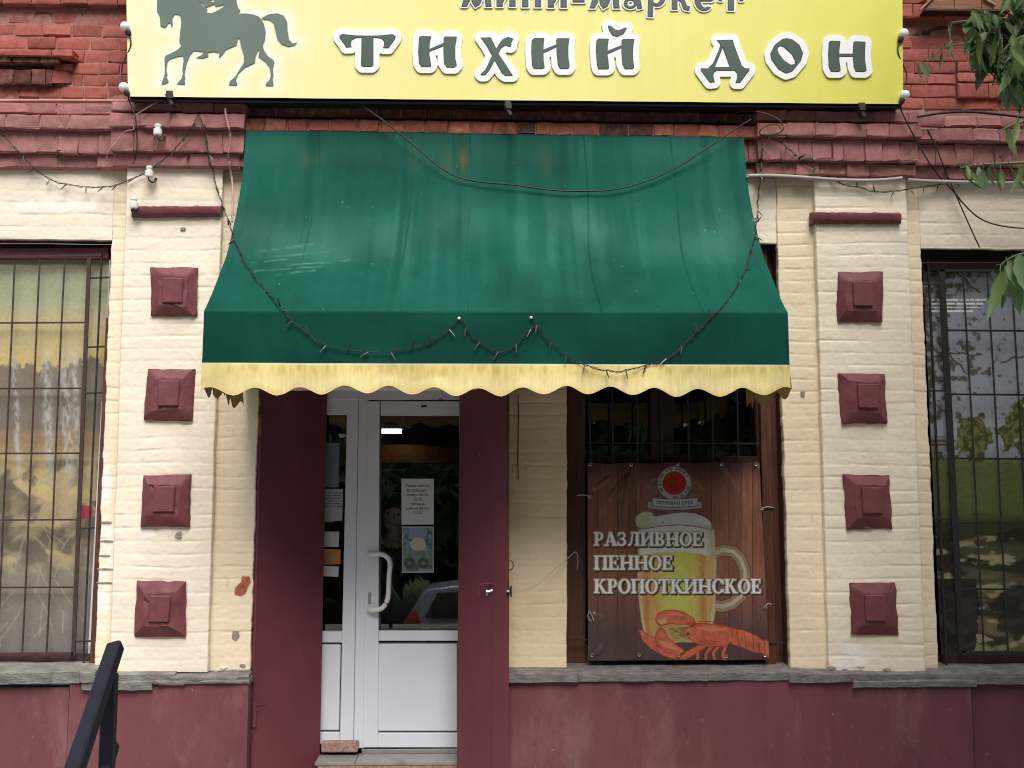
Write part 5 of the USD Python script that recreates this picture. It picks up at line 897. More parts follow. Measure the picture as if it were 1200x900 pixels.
ax = lerp(AX0, AX1, S); az = lerp(zL[Kk], zR[Kk], S); ay = yP[Kk]+0*S
v_ = Kk/(NR-1); up = (Kk < NU)
slack = np.sin(np.clip(Kk/(NU-1), 0, 1)*math.pi)
seams = np.array([.145, .33, .445, .675, .85]); sd = np.min(np.abs(S[..., None]-seams-.004*np.sin(v_[..., None]*9)), -1)
ay = ay+slack*(.012*(fbm(np.stack([S*7, v_*2.2, 0*S], -1), 3)-.5)-.012*np.exp(-(sd/.012)**2)+.006*np.exp(-(sd/.003)**2))+.004*(fbm(np.stack([S*30, v_*10, 0*S+4], -1), 2)-.5)*up
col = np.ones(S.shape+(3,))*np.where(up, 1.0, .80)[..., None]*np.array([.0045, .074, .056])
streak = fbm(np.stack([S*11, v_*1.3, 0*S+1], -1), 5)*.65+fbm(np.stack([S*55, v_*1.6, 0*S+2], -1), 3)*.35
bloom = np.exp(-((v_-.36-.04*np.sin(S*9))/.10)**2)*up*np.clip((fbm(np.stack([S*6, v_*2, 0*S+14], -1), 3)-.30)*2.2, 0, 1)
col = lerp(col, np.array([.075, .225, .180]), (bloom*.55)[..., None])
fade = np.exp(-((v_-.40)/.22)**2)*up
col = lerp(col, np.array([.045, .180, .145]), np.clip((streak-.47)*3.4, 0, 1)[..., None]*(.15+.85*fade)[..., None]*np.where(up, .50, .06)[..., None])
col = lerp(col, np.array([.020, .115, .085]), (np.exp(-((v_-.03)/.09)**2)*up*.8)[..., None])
col = lerp(col, np.array([.003, .062, .045]), (np.clip((fbm(np.stack([S*38, v_*.9, 0*S+6], -1), 3)-.56)*6, 0, 1)*up*.55)[..., None])
col = lerp(col, np.array([.002, .045, .032]), (np.exp(-(sd/.0016)**2)*up*.8*np.clip((fbm(np.stack([S*8, v_*5, 0*S+15], -1), 2)-.25)*3, 0, 1))[..., None])
rust = np.exp(-((S-.435)/.03)**2-((v_-.10)/.05)**2)+.6*np.exp(-((S-.33)/.01)**2-((v_-.10)/.05)**2)+.4*np.exp(-((S-.13)/.02)**2-((v_-.09)/.03)**2)+.5*np.exp(-((S-.62)/.03)**2-((v_-.09)/.05)**2)
col = lerp(col, np.array([.15, .10, .035]), (np.clip(rust, 0, 1)*np.clip((fbm(np.stack([S*60, v_*4, 0*S+9], -1), 3)-.35)*3, 0, 1)*.65)[..., None])
scuff = 0*S
for k, (s0, v0, L) in enumerate(((.055, .45, .10), (.06, .48, .13), (.05, .51, .09), (.09, .535, .10), (.06, .565, .12), (.10, .59, .07), (.17, .52, .06))):
    u = (S-s0)/L; scuff = np.maximum(scuff, np.exp(-((v_-v0+.030*u*(1 if k < 7 else -1))/.0035)**2)*(u > 0)*(u < 1)*np.clip((fbm(np.stack([S*60, 0*S+k, 0*S], -1), 2)-.2)*2, 0, 1))
col = lerp(col, np.array([.16, .32, .27]), (scuff*.45)[..., None])
grime = np.clip((fbm(np.stack([S*5, v_*3, 0*S+12], -1), 4)-.46)*4, 0, 1); col = col*(1-.30*grime)[..., None]
spot = np.clip((fbm(np.stack([S*170, v_*70, 0*S+3], -1), 2)-.925)*30, 0, 1)*up; col = lerp(col, np.array([.5, .55, .5]), (spot*.22)[..., None])
awn = thing('awning', 'green canvas awning with a scalloped yellow valance over the door', 'awning')
obj('cover', grid(np.stack([ax, ay, az], -1)), 'awning_cloth', awn, smooth=35, cols=None) if False else None
def dbl(pts, cols, name, mt, parent, th=.004, **kw):
    """thin cloth: front and back skins, closed round the rim"""
    a = pts; b = pts+np.array([0, th, 0]); v1, f1 = grid(a); v2, f2 = grid(b); n = len(v1); nu, nv = pts.shape[:2]
    rim = [i*nv for i in range(nu)]+[(nu-1)*nv+j for j in range(1, nv)]+[i*nv+nv-1 for i in range(nu-2, -1, -1)]+[j for j in range(nv-2, 0, -1)]; k = len(rim)
    g = [[rim[i], rim[(i+1) % k], n+rim[(i+1) % k]] for i in range(k)]+[[rim[i], n+rim[(i+1) % k], n+rim[i]] for i in range(k)]
    c = cols.reshape(-1, 3); return obj(name, (np.vstack([v1, v2]), np.vstack([f1, f2[:, ::-1]+n, g])), mt, parent, smooth=True, cols=np.vstack([c, c]), **kw)
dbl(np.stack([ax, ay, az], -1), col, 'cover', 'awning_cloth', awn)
# sloping sides back to the wall
for sx, zz, xx_ in ((0, zL, AX0+.004), (1, zR, AX1-.004)):
    k = np.arange(NR); s = np.linspace(0, 1, 14); KK, SS = np.meshgrid(k, s, indexing='ij')
    yw = -.03; pts = np.stack([np.full(KK.shape, xx_)+.008*(fbm(np.stack([SS*3, KK*.06, 0*SS+sx], -1), 2)-.5), lerp(yP[KK]+.003, yw, SS), zz[KK]], -1)
    v, f = grid(pts); obj('side_cover', (v, f), 'awning_cloth', awn, smooth=True, cols=np.ones((len(v), 3))*[.012, .13, .10])
obj('frame', join(tube([[AX0+.02, -.10, zL[0]-.02], [AX1-.02, -.10, zR[0]-.02]], .014), tube([[AX0+.02, YF+.03, zbl+.01], [AX1-.02, YF+.03, zbr+.01]], .012), tube([[AX0+.02, YF+.03, zL[NU]-.01], [AX1-.02, YF+.03, zR[NU]-.01]], .012), *[tube([[x, YF+.03, lerp(zbl, zbr, .5)+.01], [x, .0, lerp(zbl, zbr, .5)+.01]], .012) for x in (AX0+.02, AX1-.02)], *[tube([[x, YF+.03, lerp(zL[NU], zR[NU], .5)-.01], [x, -.10, lerp(zL[46], zR[46], .5)]], .010) for x in (AX0+.02, lerp(AX0, AX1, .5), AX1-.02)]), 'black_metal', awn)
# yellow valance
def vcol(s, v, n):
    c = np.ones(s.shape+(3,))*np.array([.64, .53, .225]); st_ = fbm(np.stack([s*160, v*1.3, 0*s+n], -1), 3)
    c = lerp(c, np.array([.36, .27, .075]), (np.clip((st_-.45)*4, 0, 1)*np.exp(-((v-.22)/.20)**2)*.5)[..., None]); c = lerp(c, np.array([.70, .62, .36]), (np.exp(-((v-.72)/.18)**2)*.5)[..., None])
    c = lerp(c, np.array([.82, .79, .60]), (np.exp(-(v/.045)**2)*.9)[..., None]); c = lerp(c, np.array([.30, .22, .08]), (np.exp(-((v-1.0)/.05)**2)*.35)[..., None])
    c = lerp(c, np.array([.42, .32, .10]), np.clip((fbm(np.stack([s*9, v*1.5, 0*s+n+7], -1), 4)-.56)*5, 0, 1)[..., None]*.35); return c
pxs = 249.3; per = 51.4
n = 640; s = np.linspace(0, 1, n); t = np.linspace(0, 1, 26); SS, TT2 = np.meshgrid(s, t, indexing='ij'); pxx = lerp(238, 924, SS)
drop = (32.5+1.5*np.sin(SS*17)+4.6*(-np.cos((pxx-pxs)/per*2*math.pi)))*(YF+6.6)/FPX*1.0
drop = drop+np.clip((.006-SS)/.006, 0, 1)*.02+.006*(fbm(np.stack([SS*45, 0*SS, 0*SS+5], -1), 3)-.5)
vx = lerp(AX0, AX1, SS); vz = lerp(zbl, zbr, SS)+.004-drop*TT2; vy = YF-.016-.012*TT2+TT2*(.010*np.sin(SS*2*math.pi*6.1+1)+.004*np.sin(SS*2*math.pi*14.3)+.012*(fbm(np.stack([SS*16, TT2, 0*SS], -1), 3)-.5))
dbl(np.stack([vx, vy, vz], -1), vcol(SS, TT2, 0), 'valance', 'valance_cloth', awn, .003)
for sx, x_, zb_ in ((0, AX0+.002, zbl), (1, AX1-.002, zbr)):
    n = 150; s = np.linspace(0, 1, n); SS, TT2 = np.meshgrid(s, np.linspace(0, 1, 14), indexing='ij'); L = abs(YF)
    drop = .150+.024*(-np.cos(SS*L/.236*2*math.pi))
    if sx == 0: drop = drop-.03*np.clip((fbm(np.stack([SS*40, 0*SS, 0*SS], -1), 2)-.5)*4, 0, 1)*(SS > .25)*(SS < .6)
    pts = np.stack([x_+.012*TT2*np.sin(SS*14+sx), lerp(YF-.012, -.06, SS), zb_+.004-drop*TT2], -1); v, f = grid(pts)
    obj('side_valance', (v, f), 'valance_cloth', awn, smooth=True, cols=vcol(SS, TT2, 3+sx).reshape(-1, 3)*np.array([.8, .68, .5]))  # browner than the front valance: back-lit shade put into the cloth colour
pyL = np.array([152.5]+[0]*0)
_pl = np.array([project([AX0, y, z])[1] for y, z in zip(yP, zL)]); _pr = np.array([project([AX1, y, z])[1] for y, z in zip(yP, zR)])
def awn_y(px, py):
    f = np.clip((px-262)/(898-262), 0, 1); k = lerp(_pl, _pr, f); return float(np.interp(py, k, yP))

# ------------------------------------------------------------------ garland, cables, insulators
def wall_y(px, py):
    if py > 428: return YF-.04
    if 286 < px < 874 and py > 158 or 238 < px < 924 and py > 366: return awn_y(px, py)-.012
    lx = 286-(py-152)*.2; rx = 874+(py-160)*.14
    if lx < px < rx and py > 158: return awn_y(px, py)-.012
    pil = 124 < px < 290 or 885 < px < 1082
    y = -.15 if py < 152 else -.11 if py < 180 else -.07 if py < 197 else -.02
    return y-(.06 if pil else 0)-.008
def drape(pts, n=160, off=0.0):
    p = spline(np.array(pts, float), n); y = np.array([wall_y(a, b) for a, b in p]); k = np.ones(9)/9; y = np.convolve(np.pad(y, 4, 'edge'), k, 'valid')-off; y = np.minimum(y, np.array([wall_y(a, b) for a, b in p])+.004-off)
    return np.array([P(a, b, yy) for (a, b), yy in zip(p, y)])
gar = thing('light_garland', 'dark string of small fairy lights swagged across wall and awning', 'fairy lights')
g1 = drape([(-30, 110), (0, 153), (30, 188), (55, 210), (82, 219), (118, 222), (150, 213), (180, 196), (207, 172), (233, 134)], 150)
g2 = drape([(233, 134), (242, 162), (248, 190), (254, 218), (262, 246), (272, 282), (292, 316), (318, 352), (350, 388), (380, 407), (405, 414), (450, 416), (480, 411), (505, 403), (522, 392), (538, 374)], 260)
g3 = drape([(538, 374), (551, 391), (565, 404), (588, 413), (604, 403), (616, 390), (630, 381)], 90); g4 = drape([(622, 372), (628, 380), (640, 395), (658, 411), (675, 421), (695, 430), (720, 433), (745, 429), (770, 422), (795, 408), (830, 376), (858, 346), (878, 306), (886, 276), (888, 240), (892, 200), (892, 160)], 260)
g5 = drape([(892, 160), (912, 166), (940, 188), (966, 203), (990, 215), (1015, 221), (1033, 223), (1060, 221), (1095, 215), (1125, 209), (1160, 190), (1185, 172), (1230, 150), (1330, 205)], 170)
rgw = np.random.default_rng(11)
for g in (g1, g2, g3, g4, g5):
    jit = np.cumsum(rgw.normal(0, .0016, g.shape), 0); jit -= np.linspace(0, 1, len(g))[:, None]*jit[-1]; jit[:, 1] = -np.abs(jit[:, 1])*.3
    a = g+jit; u = np.arange(len(g)); tw = np.stack([.0045*np.sin(u*.55), 0*u, .0045*np.cos(u*.55)], -1)
    obj('wire', join(tube(a+tw*.8, .0021, 4), tube(a-tw*.8, .0021, 4)), 'garland_wire', gar)
    seg = np.linalg.norm(np.diff(a, axis=0), axis=1).cumsum(); tot = seg[-1]
    for d in np.arange(.06, tot, .115):
        i = int(np.searchsorted(seg, d)); c = a[min(i, len(a)-1)]; dr = np.array([rgw.normal(0, .5), -.35, -1 if rgw.random() < .75 else .6]); dr /= np.linalg.norm(dr)
        obj('bulb', tube([c, c+dr*.022, c+dr*.030, c+dr*.050], [.0042, .0045, .0036, .0022], 6), 'garland_bulb' if rgw.random() < .75 else 'garland_wire', gar)
for px, py in ((538, 373), (622.5, 372)): obj('wire_clip', ball(P(px, py, awn_y(px, py)-.015), .008, 2), 'porcelain', gar)
def cable(name, m, pts, r, label, n=80, off=0.0, cat='cable', fixed=None, group=None):
    p = drape(pts, n, off) if fixed is None else np.array([P(a, b, fixed if np.isscalar(fixed) else y) for (a, b), y in zip(spline(np.array(pts, float), n), np.linspace(*fixed, n) if not np.isscalar(fixed) else np.zeros(n))])
    return obj(name, tube(p, r, 6), m, None, smooth=60, label=label, cat=cat, group=group)
pa = np.array([(421, 122), (430, 128), (470, 158), (500, 183), (525, 202), (555, 212), (600, 216.5), (640, 222), (690, 224), (720, 222), (755, 213), (800, 192), (840, 166), (880, 140)], float)
pts = spline(pa, 90); ys = np.array([min(wall_y(a, b), -.19) for a, b in pts])-.035; ys = np.convolve(np.pad(ys, 6, 'edge'), np.ones(13)/13, 'valid')
obj('cable', join(tube(np.array([P(a, b, y) for (a, b), y in zip(pts, ys)]), .0048, 6), tube(np.array([P(a+1, b-1.5+1.5*math.sin(i*.08), y) for i, ((a, b), y) in enumerate(zip(pts, ys))]), .0016, 5)), 'cable_black', None, smooth=60, label='slack black cable hanging in a long curve across the top of the awning', cat='cable')
cable('cable', 'cable_pink', [(192, 114), (180, 122), (165, 131), (155, 145), (157, 151), (150, 153), (138, 165), (127, 178), (125, 196), (128, 207), (133, 210)], .0035, 'thin pinkish cable looping down the cornice left of the insulators', 60, .012)
cable('cable', 'cable_black', [(151, 104), (152, 120), (158, 135), (160, 152), (160, 178), (156, 192)], .004, 'short black cable dropping from the lower left corner of the sign', 40, .014)
cable('cable', 'cable_pink', [(264, 127), (267, 145), (270, 165), (268, 180), (271, 205), (273, 230), (272, 260)], .0065, 'pair of painted cables running down beside the left end of the awning', 50, .006)
cable('pipe', 'cable_pink', [(-180, 119), (40, 118.5), (90, 118.5), (150, 119)], .013, 'thin painted pipe along the top of the cornice on the left', 20, cat='pipe', fixed=-.05)
cable('pipe', 'cable_grey', [(876, 206), (930, 207), (990, 211), (1057, 208.5)], .011, 'grey conduit under the cornice across the right pilaster', 30, .02, cat='conduit')
cable('pipe', 'cable_grey', [(1064, 211), (1110, 213), (1160, 214), (1235, 215), (1385, 218)], .012, 'grey conduit under the cornice at the far right', 30, .015, cat='conduit')
cable('cable', 'cable_black', [(1053, 122), (1062, 142), (1078, 172), (1097, 202), (1118, 225), (1127, 237)], .0045, 'thin black wire slanting from the lower right corner of the sign', 40, .02)
cable('cable', 'cable_black', [(1087, 152), (1100, 180), (1110, 205), (1120, 228), (1135, 262), (1148, 290)], .004, 'thin black wire running down to the top of the right window', 50, .025)
cable('cable', 'cable_black', [(1124, 233), (1135, 245), (1150, 257), (1170, 264), (1230, 266), (1380, 240)], .0045, 'thin black wire curving away to the right below the conduit', 40, .03)
cable('cable', 'cable_black', [(1076, 137), (1100, 133), (1130, 131), (1170, 134), (1230, 141), (1370, 146)], .008, 'thick dark cable lying on the ledge above the cornice at right', 40, .02)
cable('cable', 'cable_grey', [(598, 694), (620, 690), (632, 683), (645, 672), (660, 659), (668, 652), (675, 647), (677, 652), (676, 667)], .0022, 'thin wire tying the steel door knob to the window bars', 60, cat='wire', fixed=(-.24, .06))
cable('cable', 'mortar_dark', [(862, 132), (880, 130), (900, 134), (912, 140), (918, 150), (905, 158), (890, 156), (902, 146), (915, 152)], .004, 'tangle of old wire on the cornice above the right end of the awning', 60, .03)
cable('cable', 'mortar_dark', [(607, 462), (607.5, 500), (607, 530), (607.5, 562)], .0035, 'thin dark wire running down the wall just right of the steel door', 20, cat='wire', fixed=-.006)
for px, py, lab in ((185, 152, 'white porcelain insulator highest up, on the left cornice'), (175, 201, 'white porcelain insulator just below the left cornice'), (157, 238, 'white porcelain insulator at the left end of the maroon bar')):
    t = thing('insulator', lab, 'insulator', 'porcelain insulators'); c = P(px, py, wall_y(px+4, py)-.035)
    prof = [(.0, -.036), (.022, -.034), (.026, -.028), (.026, .002), (.016, .008), (.016, .016), (.021, .020), (.021, .030), (.012, .036), (.0, .037)]
    m = trimesh.creation.revolve([(a, b) for a, b in prof], sections=20); m.apply_translation(c); obj('body', (np.array(m.vertices), np.array(m.faces)), 'porcelain', t, smooth=40)
    obj('hook', tube(spline([c+[.0, .0, -.03], c+[.008, -.002, -.062], c+[.022, .01, -.066], c+[.028, .03, -.04], c+[.028, .06, -.03]], 18), .005, 6), 'black_metal', t)

# ------------------------------------------------------------------ wooden board top right, handrail
wbd = thing('wooden_panel', 'brown wooden panel with pale diagonal strips at the upper right', 'panel')
for a, b, py in ((1086, 1118, 0), (1118.6, 1150, 0), (1150.6, 1182, 0)): obj('plank', quadbox([(a, -70), (b, -70), (b, 11), (a, 11)], -.11, -.085, .003), 'wood_board', wbd)
obj('bottom_strip', quadbox([(1084, 9.5), (1184, 10.5), (1184, 13.5), (1084, 12.5)], -.13, -.02, .003), 'wood_dark', wbd); obj('back_frame', quadbox([(1090, -66), (1178, -66), (1178, 10), (1090, 10)], -.084, .01, .002), 'wood_dark', wbd)
for a, b in (((1078, 12), (1093, -3)), ((1166, 6), (1153, -2)), ((1093, -3), (1150, -62))): obj('diagonal_strip', bar(P(*a, -.121), P(*b, -.121), .011, .014), 'stone_pink', wbd)
hr = thing('handrail', 'dark blue square tube handrail in the left foreground', 'handrail')
ra, rb = P(135.5, 757, -3.2), P(60, 985, -3.9); t = (rb-ra)/np.linalg.norm(rb-ra)
def sqtube(a, b, w, d, nrm=(0, 1.0, 0), ch=.005):
    t = (b-a)/np.linalg.norm(b-a); n = np.cross(t, nrm); n /= np.linalg.norm(n); m = np.cross(n, t); return hexa([[[e+n*w*i+m*d*j for e in (a, b)] for j in (-.5, .5)] for i in (-.5, .5)], ch)
pc = P(122.5, 835, -3.30); GR = GROUND
obj('rail', sqtube(ra, rb+t*.6, .045, .04), 'rail_blue', hr)
obj('post', box(pc[0]-.020, pc[0]+.020, pc[1]-.012+.03, pc[1]+.028+.03, GR-.01, P(123, 792, -3.3)[2], .004), 'rail_blue', hr)
rb2 = rb+t*.55; obj('post', box(rb2[0]-.02, rb2[0]+.02, rb2[1]+.01, rb2[1]+.05, GR-.01, rb2[2], .004), 'rail_blue', hr)
obj('lower_rail', sqtube(ra+[0, .02, -.30], rb2+np.array([0, .02, -.30]), .03, .03), 'rail_blue', hr)

# ------------------------------------------------------------------ ground, road, car and trees (seen in the glass)
gx = np.array([-60, -12, 0, 12, 60.]); prof = [(.35, GROUND), (-7.6, GROUND-.02), (-7.65, GROUND-.02), (-9.4, -1.45), (-60, -1.5)]
pv = np.array([[[x, y, z] for y, z in [(.30, GROUND), (-7.6, GROUND-.02)]] for x in gx]); obj('pavement', grid(pv), 'paving', None, kind='structure')
pv = np.array([[[x, y, z] for y, z in [(-7.6, GROUND-.022), (-8.4, -.7), (-9.4, -1.40)]] for x in gx]); obj('grass_bank', grid(pv), 'lawn', None, kind='structure')
pv = np.array([[[x, y, z] for y, z in [(-9.4, -1.50), (-16, -1.50)]] for x in gx]); obj('road', grid(pv), 'asphalt', None, kind='structure')
obj('kerb', box(-60, 60, -9.45, -9.3, -1.6, -1.38, .01), 'cement', None, kind='structure')
pv = np.array([[[x, y, z] for y, z in [(-16, -1.42), (-60, -1.2), (-200, -1)]] for x in np.array([-200, -60, 0, 60, 200.])]); obj('ground', grid(pv), 'lawn', None, kind='structure'); obj('kerb', box(-60, 60, -16.1, -15.95, -1.6, -1.38, .01), 'cement', None, kind='structure')
# parked hatchback, its tail to the left; along +x
car = thing('parked_car', 'silver parked hatchback with a red tail lamp, mirrored in the door glass', 'car')
cx0 = X(474, 700, 2*DY+12.2); CY, CZ = -12.2, -1.50
side_pts = [(0, .45), (.02, .80), (.10, .93), (.30, 1.30), (.45, 1.44), (.9, 1.50), (1.7, 1.49), (2.3, 1.36), (2.95, .98), (3.75, .84), (3.95, .62), (3.95, .32), (3.6, .22), (.3, .22)]
def section(p, w):                                         # car outline swept across its width with tucked-in upper part
    ys = np.array([-1, -.93, -.6, 0, .6, .93, 1]); out = []
    for yv in ys:
        row = []
        for a, z in p:
            tuck = 1-.20*np.clip((z-.85)/.65, 0, 1); e = .10*(abs(yv) > .99); row.append([cx0+np.clip(a, e, 3.95-e), CY+yv*.82*tuck, CZ+z-(.03 if abs(yv) > .99 else 0)])
        out.append(row)
    return np.array(out)
sec = section(side_pts, .82); nrow = len(side_pts); pts = np.concatenate([sec, sec[:, :1]], 1); v, f = grid(pts)
caps = [[0, i+1, i] for i in range(1, nrow-1)]+[[6*(nrow+1), 6*(nrow+1)+i, 6*(nrow+1)+i+1] for i in range(1, nrow-1)]
obj('body', (v, np.vstack([f, caps])), 'car_silver', car, smooth=35)
for s in (-1, 1):
    for quad in ([(.40, .96), (1.05, .96), (1.05, 1.40), (.62, 1.38)], [(1.12, .96), (1.95, .96), (1.90, 1.40), (1.12, 1.42)], [(2.02, .96), (2.72, .98), (2.28, 1.28), (1.98, 1.36)]):
        qv = [[cx0+a, CY+s*(.82*(1-.20*np.clip((z-.85)/.65, 0, 1))+.006), CZ+z] for a, z in quad]; obj('side_window', (np.array(qv), np.array([[0, 1, 2], [0, 2, 3]])), 'car_glass', car)
    tq = [(.035, .88), (.30, .88), (.13, 1.26), (.10, 1.20)]; qv = [[cx0+a+(.0), CY+s*(.82*(1-.20*np.clip((z-.85)/.65, 0, 1))+.010), CZ+z] for a, z in [(.04, .88), (.34, .88), (.25, 1.12)]]; qb = [[p[0]-.02, p[1]-s*.15, p[2]] for p in qv]
    h = trimesh.convex.convex_hull(np.array(qv+qb)); obj('tail_lamp', (np.array(h.vertices), np.array(h.faces)), 'car_red', car)
    for wx in (.68, 3.12): obj('wheel', tube([[cx0+wx, CY+s*.62, CZ+.31], [cx0+wx, CY+s*.83, CZ+.31]], .31, 24), 'rubber', car, smooth=40); obj('hub_cap', tube([[cx0+wx, CY+s*.82, CZ+.31], [cx0+wx, CY+s*.845, CZ+.31]], [.2, .17], 16), 'steel', car, smooth=40)
qv = [[cx0+.10-.005, CY-.62, CZ+.95], [cx0+.10-.005, CY+.62, CZ+.95], [cx0+.33, CY+.52, CZ+1.36], [cx0+.33, CY-.52, CZ+1.36]]; obj('rear_window', (np.array(qv)+[-.02, 0, .01], np.array([[0, 1, 2], [0, 2, 3]])), 'car_glass', car)
# wood of the park across the road: one dark mass in the reflections, lower and open towards the left
def leafcloud(centres, radii, n, size, rg, keep=None):
    c = []
    for ce, r, k in zip(centres, radii, n):
        d = rg.normal(size=(k, 3)); d /= np.linalg.norm(d, axis=1, keepdims=True); c.append(np.asarray(ce)+d*np.asarray(r)*(rg.uniform(.25, 1, (k, 1))**.5))
    c = np.vstack(c)
    if keep is not None: c = c[keep(c)]
    a = rg.normal(size=c.shape); a /= np.linalg.norm(a, axis=1, keepdims=True); b = np.cross(a, rg.normal(size=c.shape)); b /= np.linalg.norm(b, axis=1, keepdims=True)
    L = size*rg.uniform(.6, 1.3, (len(c), 1)); v = np.stack([c-a*L, c+b*L*.38, c+a*L, c-b*L*.38], 1).reshape(-1, 3); i = np.arange(len(c))*4
    return v, np.vstack([np.stack([i, i+1, i+2], 1), np.stack([i, i+2, i+3], 1)])
rg = np.random.default_rng(21); ce, ra_, nn, tk = [], [], [], []
for x, y, h, r in ((-30, -34, 8, 4), (-22, -34, 9, 4.5), (-15, -30, 9, 4), (-9, -26, 11, 4), (-4, -24, 12, 4), (1.5, -22, 13, 4.2), (7, -20, 14, 4.4), (12, -18, 14, 4.5), (18, -20, 14, 4.5), (26, -26, 12, 5), (34, -28, 12, 5), (-12, -23, 4, 4), (-6, -20, 4, 4), (-1, -19, 4.5, 3.5), (4, -18.5, 5, 4), (9, -18.5, 5, 4), (-19, -26, 4, 5), (-27, -30, 4, 5)):
    for k in range(7): o = rg.normal(size=3)*[r*.5, r*.5, h*.16]; ce.append((x+o[0], y+o[1], max(.1, h*.58-1.4+o[2]))); ra_.append((r*.55, r*.55, h*.25)); nn.append(700)
    tk.append(tube([[x, y, -1.5], [x+.1, y, h*.3-1.4], [x, y+.1, h*.6-1.4]], [.28, .2, .1], 8))
obj('roadside_wood', join(leafcloud(ce, ra_, nn, .42, rg), *tk), 'far_leaf', None, kind='stuff')
# the tree on the pavement at the right: trunk and most of the crown stand outside the picture
tree = thing('street_tree', 'leafy tree hanging its drooping branches into the upper right corner', 'tree')
tx, ty = 3.55, -3.3
tp_ = spline([[tx, ty, GROUND-.02], [tx+.04, ty, .9], [tx-.03, ty+.05, 2.2], [tx+.08, ty-.05, 3.6], [tx+.3, ty-.1, 5.2], [tx+.4, ty, 7.0]], 40)
obj('trunk', tube(tp_, np.linspace(.19, .05, 40)+.05*np.exp(-np.linspace(0, 8, 40)), 14), 'bark', tree, smooth=True)
limb = []
for k in range(16):
    a = rg.uniform(0, 2*math.pi); h = rg.uniform(3.4, 6.2); o = np.array([tx+.1, ty, h]); L = rg.uniform(1.3, 2.6); e = o+np.array([math.cos(a)*L, math.sin(a)*L*.9, L*.55]); limb.append(tube(spline([o, lerp(o, e, .5)+[0, 0, .18], e], 10), np.linspace(.06, .015, 10), 6))
def outside(c):
    px, py, w = 600+FPX*((c-CAM) @ R)/((c-CAM) @ F), 450-FPX*((c-CAM) @ UP)/((c-CAM) @ F), (c-CAM) @ F
    return ((px > 1245) | (py < -45) | (w < .3)) & (c[:, 1] < -.45)
ce = []; ra_ = []; nn = []
for k in range(60):
    d = rg.normal(size=3); d /= np.linalg.norm(d); p = np.array([tx+.9, ty-.4, 5.2])+d*np.array([2.8, 2.4, 2.1])*rg.uniform(.3, 1); ce.append(p); ra_.append((.8, .8, .6)); nn.append(300)
for k in range(70):  # second crown mass, out of view, added to shade the right wall
    d = rg.normal(size=3); d /= np.linalg.norm(d); p = np.array([6.6, -5.5, 4.4])+d*np.array([2.2, 2.6, 2.4])*rg.uniform(.3, 1); ce.append(p); ra_.append((1.0, 1.0, .8)); nn.append(130)
leafc = leafcloud(ce, ra_, nn, .085, rg, outside); obj('limbs', join(*limb), 'bark', tree, smooth=40); crown = obj('crown', leafc, 'leaf_green', tree, kind='stuff')
def leafmesh(L, w, curl, fold, seed):
    r_ = np.random.default_rng(seed); n = 9; s = np.linspace(0, 1, n); hw = w*np.sin(np.pi*np.clip(s, .02, .985)**.75)**.9; hw = hw*(1+.16*np.sin(s*21+seed)); hw[-1] = 0.0008
    mid = np.stack([0*s, -curl*s**2*L, -s*L], -1); mid[:, 0] += .05*L*np.sin(s*2+seed)
    l = mid+np.stack([-hw*math.cos(fold), -hw*math.sin(fold), 0*s], -1); r = mid+np.stack([hw*math.cos(fold), -hw*math.sin(fold), 0*s], -1)
    return np.stack([l, mid, r], 1)
def rot(az, tilt, roll):
    def Rz(a): c, s = math.cos(a), math.sin(a); return np.array([[c, -s, 0], [s, c, 0], [0, 0, 1]])
    def Ry(a): c, s = math.cos(a), math.sin(a); return np.array([[c, 0, s], [0, 1, 0], [-s, 0, c]])
    def Rx(a): c, s = math.cos(a), math.sin(a); return np.array([[1, 0, 0], [0, c, -s], [0, s, c]])
    return Ry(roll) @ Rx(tilt) @ Rz(az)
def branch(pix, y0, y1, r0, r1, leaves, rgl):
    """twig through pixels (depth from y0 to y1) with hanging leaves at given pixels: (px, py, pixel length, lean)"""
    p = spline(np.array(pix, float), 40); ys = np.linspace(y0, y1, 40); q = np.array([P(a, b, y) for (a, b), y in zip(p, ys)])
    st0 = np.array([tx+.02, ty, min(q[0][2]+.7, 3.4)]); lead = spline([st0, lerp(st0, q[0], .45)+[0, 0, .22], q[0]], 24)
    br = obj('branch', join(tube(lead, np.linspace(max(.022, r0*1.6), r0, 24), 6), tube(q, np.linspace(r0, r1, 40), 6)), 'twig', tree, smooth=40)
    kk = [i for i in range(9, 24) for _ in range(9)]; lc = lead[kk]+rgl.normal(0, .06, (len(kk), 3))*[1, 1, .9]-[0, 0, .07]; lc = lc[outside(lc)]
    if len(lc): LEAD.append(lc)
    for k, (px, py, ln, lean) in enumerate(leaves):
        i = int(np.argmin(np.hypot(p[:, 0]-px, p[:, 1]-py))); y = ys[i]+rgl.normal(0, .05); base = P(px, py, y); L = ln*(y-CAM[1])/FPX*1.06
        m = leafmesh(L, L*rgl.uniform(.105, .175), rgl.uniform(.05, .5), rgl.uniform(.1, .7), k); m = m @ rot(rgl.uniform(-1.1, 1.1), rgl.uniform(-.45, .25), -lean).T
        st_ = np.stack([q[i]+[0, 0, 0], lerp(q[i], base, .6)+[0, 0, .012], base]); d = np.linalg.norm(q[i]-base)
        v, f = grid(m+base)
        if d < .25: v, f = join((v, f), tube(st_, .0014, 4))
        obj('leaf', (v, f), 'leaf_green', br, smooth=True)
rgl = np.random.default_rng(31); LEAD = []
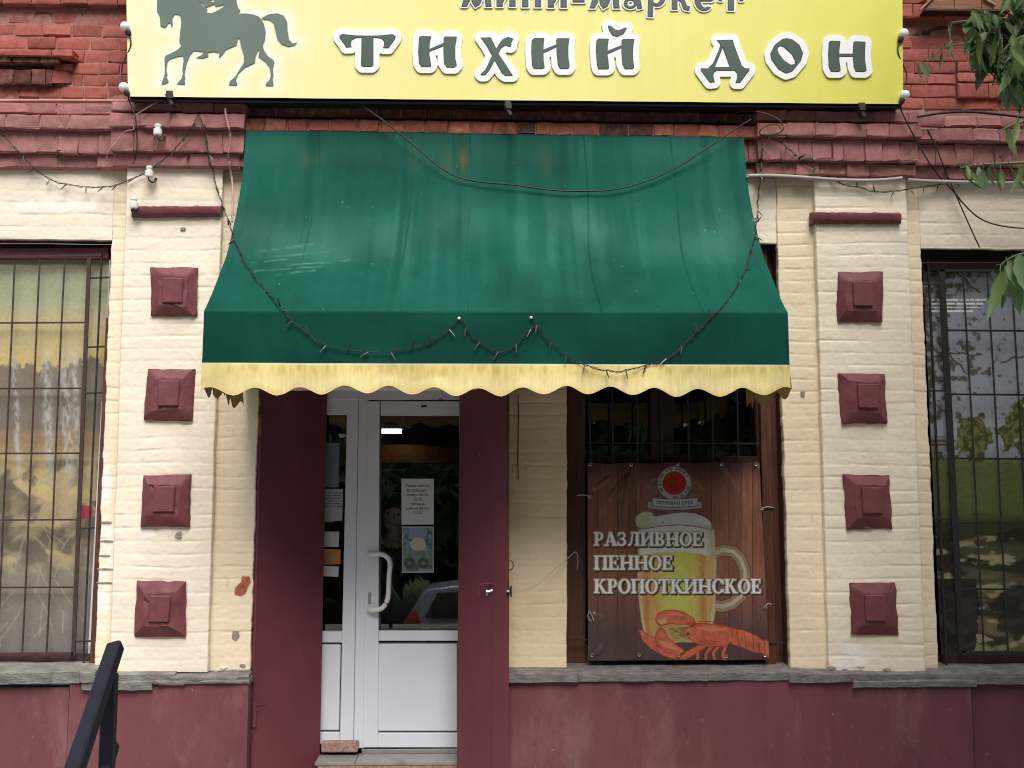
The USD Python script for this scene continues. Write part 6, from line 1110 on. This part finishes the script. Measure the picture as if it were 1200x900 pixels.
branch([(1262, 10), (1215, 14), (1180, 22), (1150, 24), (1115, 27)], -3.0, -2.6, .012, .004, [(1112, 30, 16, 0), (1128, 32, 14, .1), (1114, 47, 14, -.2), (1132, 48, 18, .1), (1145, 27, 24, -.2), (1158, 24, 32, .1), (1170, 20, 34, -.1), (1150, 40, 30, -.3), (1163, 38, 36, .2), (1176, 32, 38, 0)], rgl)
branch([(1250, 15), (1200, 25), (1165, 40), (1135, 50), (1108, 56), (1094, 66)], -3.0, -2.7, .010, .002, [(1105, 47, 13, .5), (1111, 58, 22, .2), (1103, 60, 22, -.2), (1116, 48, 20, -.1), (1094, 65, 24, .35), (1088, 72, 26, .3), (1081, 74, 24, .15), (1092, 62, 14, 0), (1075, 76, 22, .05), (1140, 50, 26, .1), (1130, 46, 22, .3), (1148, 45, 34, -.2)], rgl)
LV = []
for k in range(245):
    a, b = rgl.uniform(1136, 1225), rgl.uniform(-12, 104)
    if b > 12+(a-1140)*.2 or a > 1165: LV.append((a, b*min(1, .45+(a-1140)/60), rgl.uniform(26, 46), rgl.normal(0, .30)))
branch([(1270, -20), (1230, 0), (1200, 20), (1180, 45), (1168, 80), (1163, 100)], -3.1, -2.9, .016, .003, LV, rgl)
branch([(1290, 40), (1240, 42), (1210, 40), (1190, 48), (1175, 62), (1172, 90)], -3.5, -3.3, .010, .003, [(rgl.uniform(1172, 1225), rgl.uniform(38, 92), rgl.uniform(28, 44), rgl.normal(0, .25)) for k in range(50)], rgl)
branch([(1310, 80), (1260, 84), (1225, 92), (1200, 98), (1186, 106)], -3.4, -3.2, .009, .002, [(rgl.uniform(1178, 1222), rgl.uniform(84, 104), rgl.uniform(24, 40), rgl.normal(0, .25)) for k in range(16)], rgl)
branch([(1290, 150), (1240, 148), (1205, 142), (1188, 146), (1175, 152)], -3.6, -3.5, .010, .003, [(1181, 149, 38, .05), (1192, 140, 34, -.3), (1200, 142, 38, .1), (1210, 145, 36, -.1), (1222, 146, 36, .2)], rgl)
branch([(1280, 190), (1240, 186), (1205, 190), (1170, 192), (1140, 194), (1126, 197)], -3.7, -3.55, .009, .002, [(1124, 197, 40, .12), (1132, 194, 22, -.1), (1136, 199, 26, 0), (1146, 196, 34, .15), (1152, 198, 40, -.05), (1160, 195, 30, -.2), (1164, 196, 32, 0), (1172, 198, 22, .1), (1183, 196, 46, .16), (1193, 190, 34, -.15), (1203, 190, 44, -.1), (1212, 192, 38, .1)], rgl)
branch([(1290, 300), (1235, 292), (1205, 296), (1185, 302), (1174, 310)], -3.6, -3.5, .009, .003, [(1163, 318, 32, .45), (1172, 318, 56, -.1), (1180, 306, 34, .2), (1186, 303, 46, -.15), (1192, 310, 58, .05), (1198, 298, 52, -.2), (1205, 298, 60, .1), (1215, 300, 50, -.1), (1176, 330, 36, -.25), (1195, 330, 40, .2)], rgl)

if LEAD:
    pc_ = np.vstack(LEAD); obj('twig_leaves', leafcloud([p for p in pc_], [(.01, .01, .01)]*len(pc_), [1]*len(pc_), .06, rgl), 'leaf_green', tree, kind='stuff')
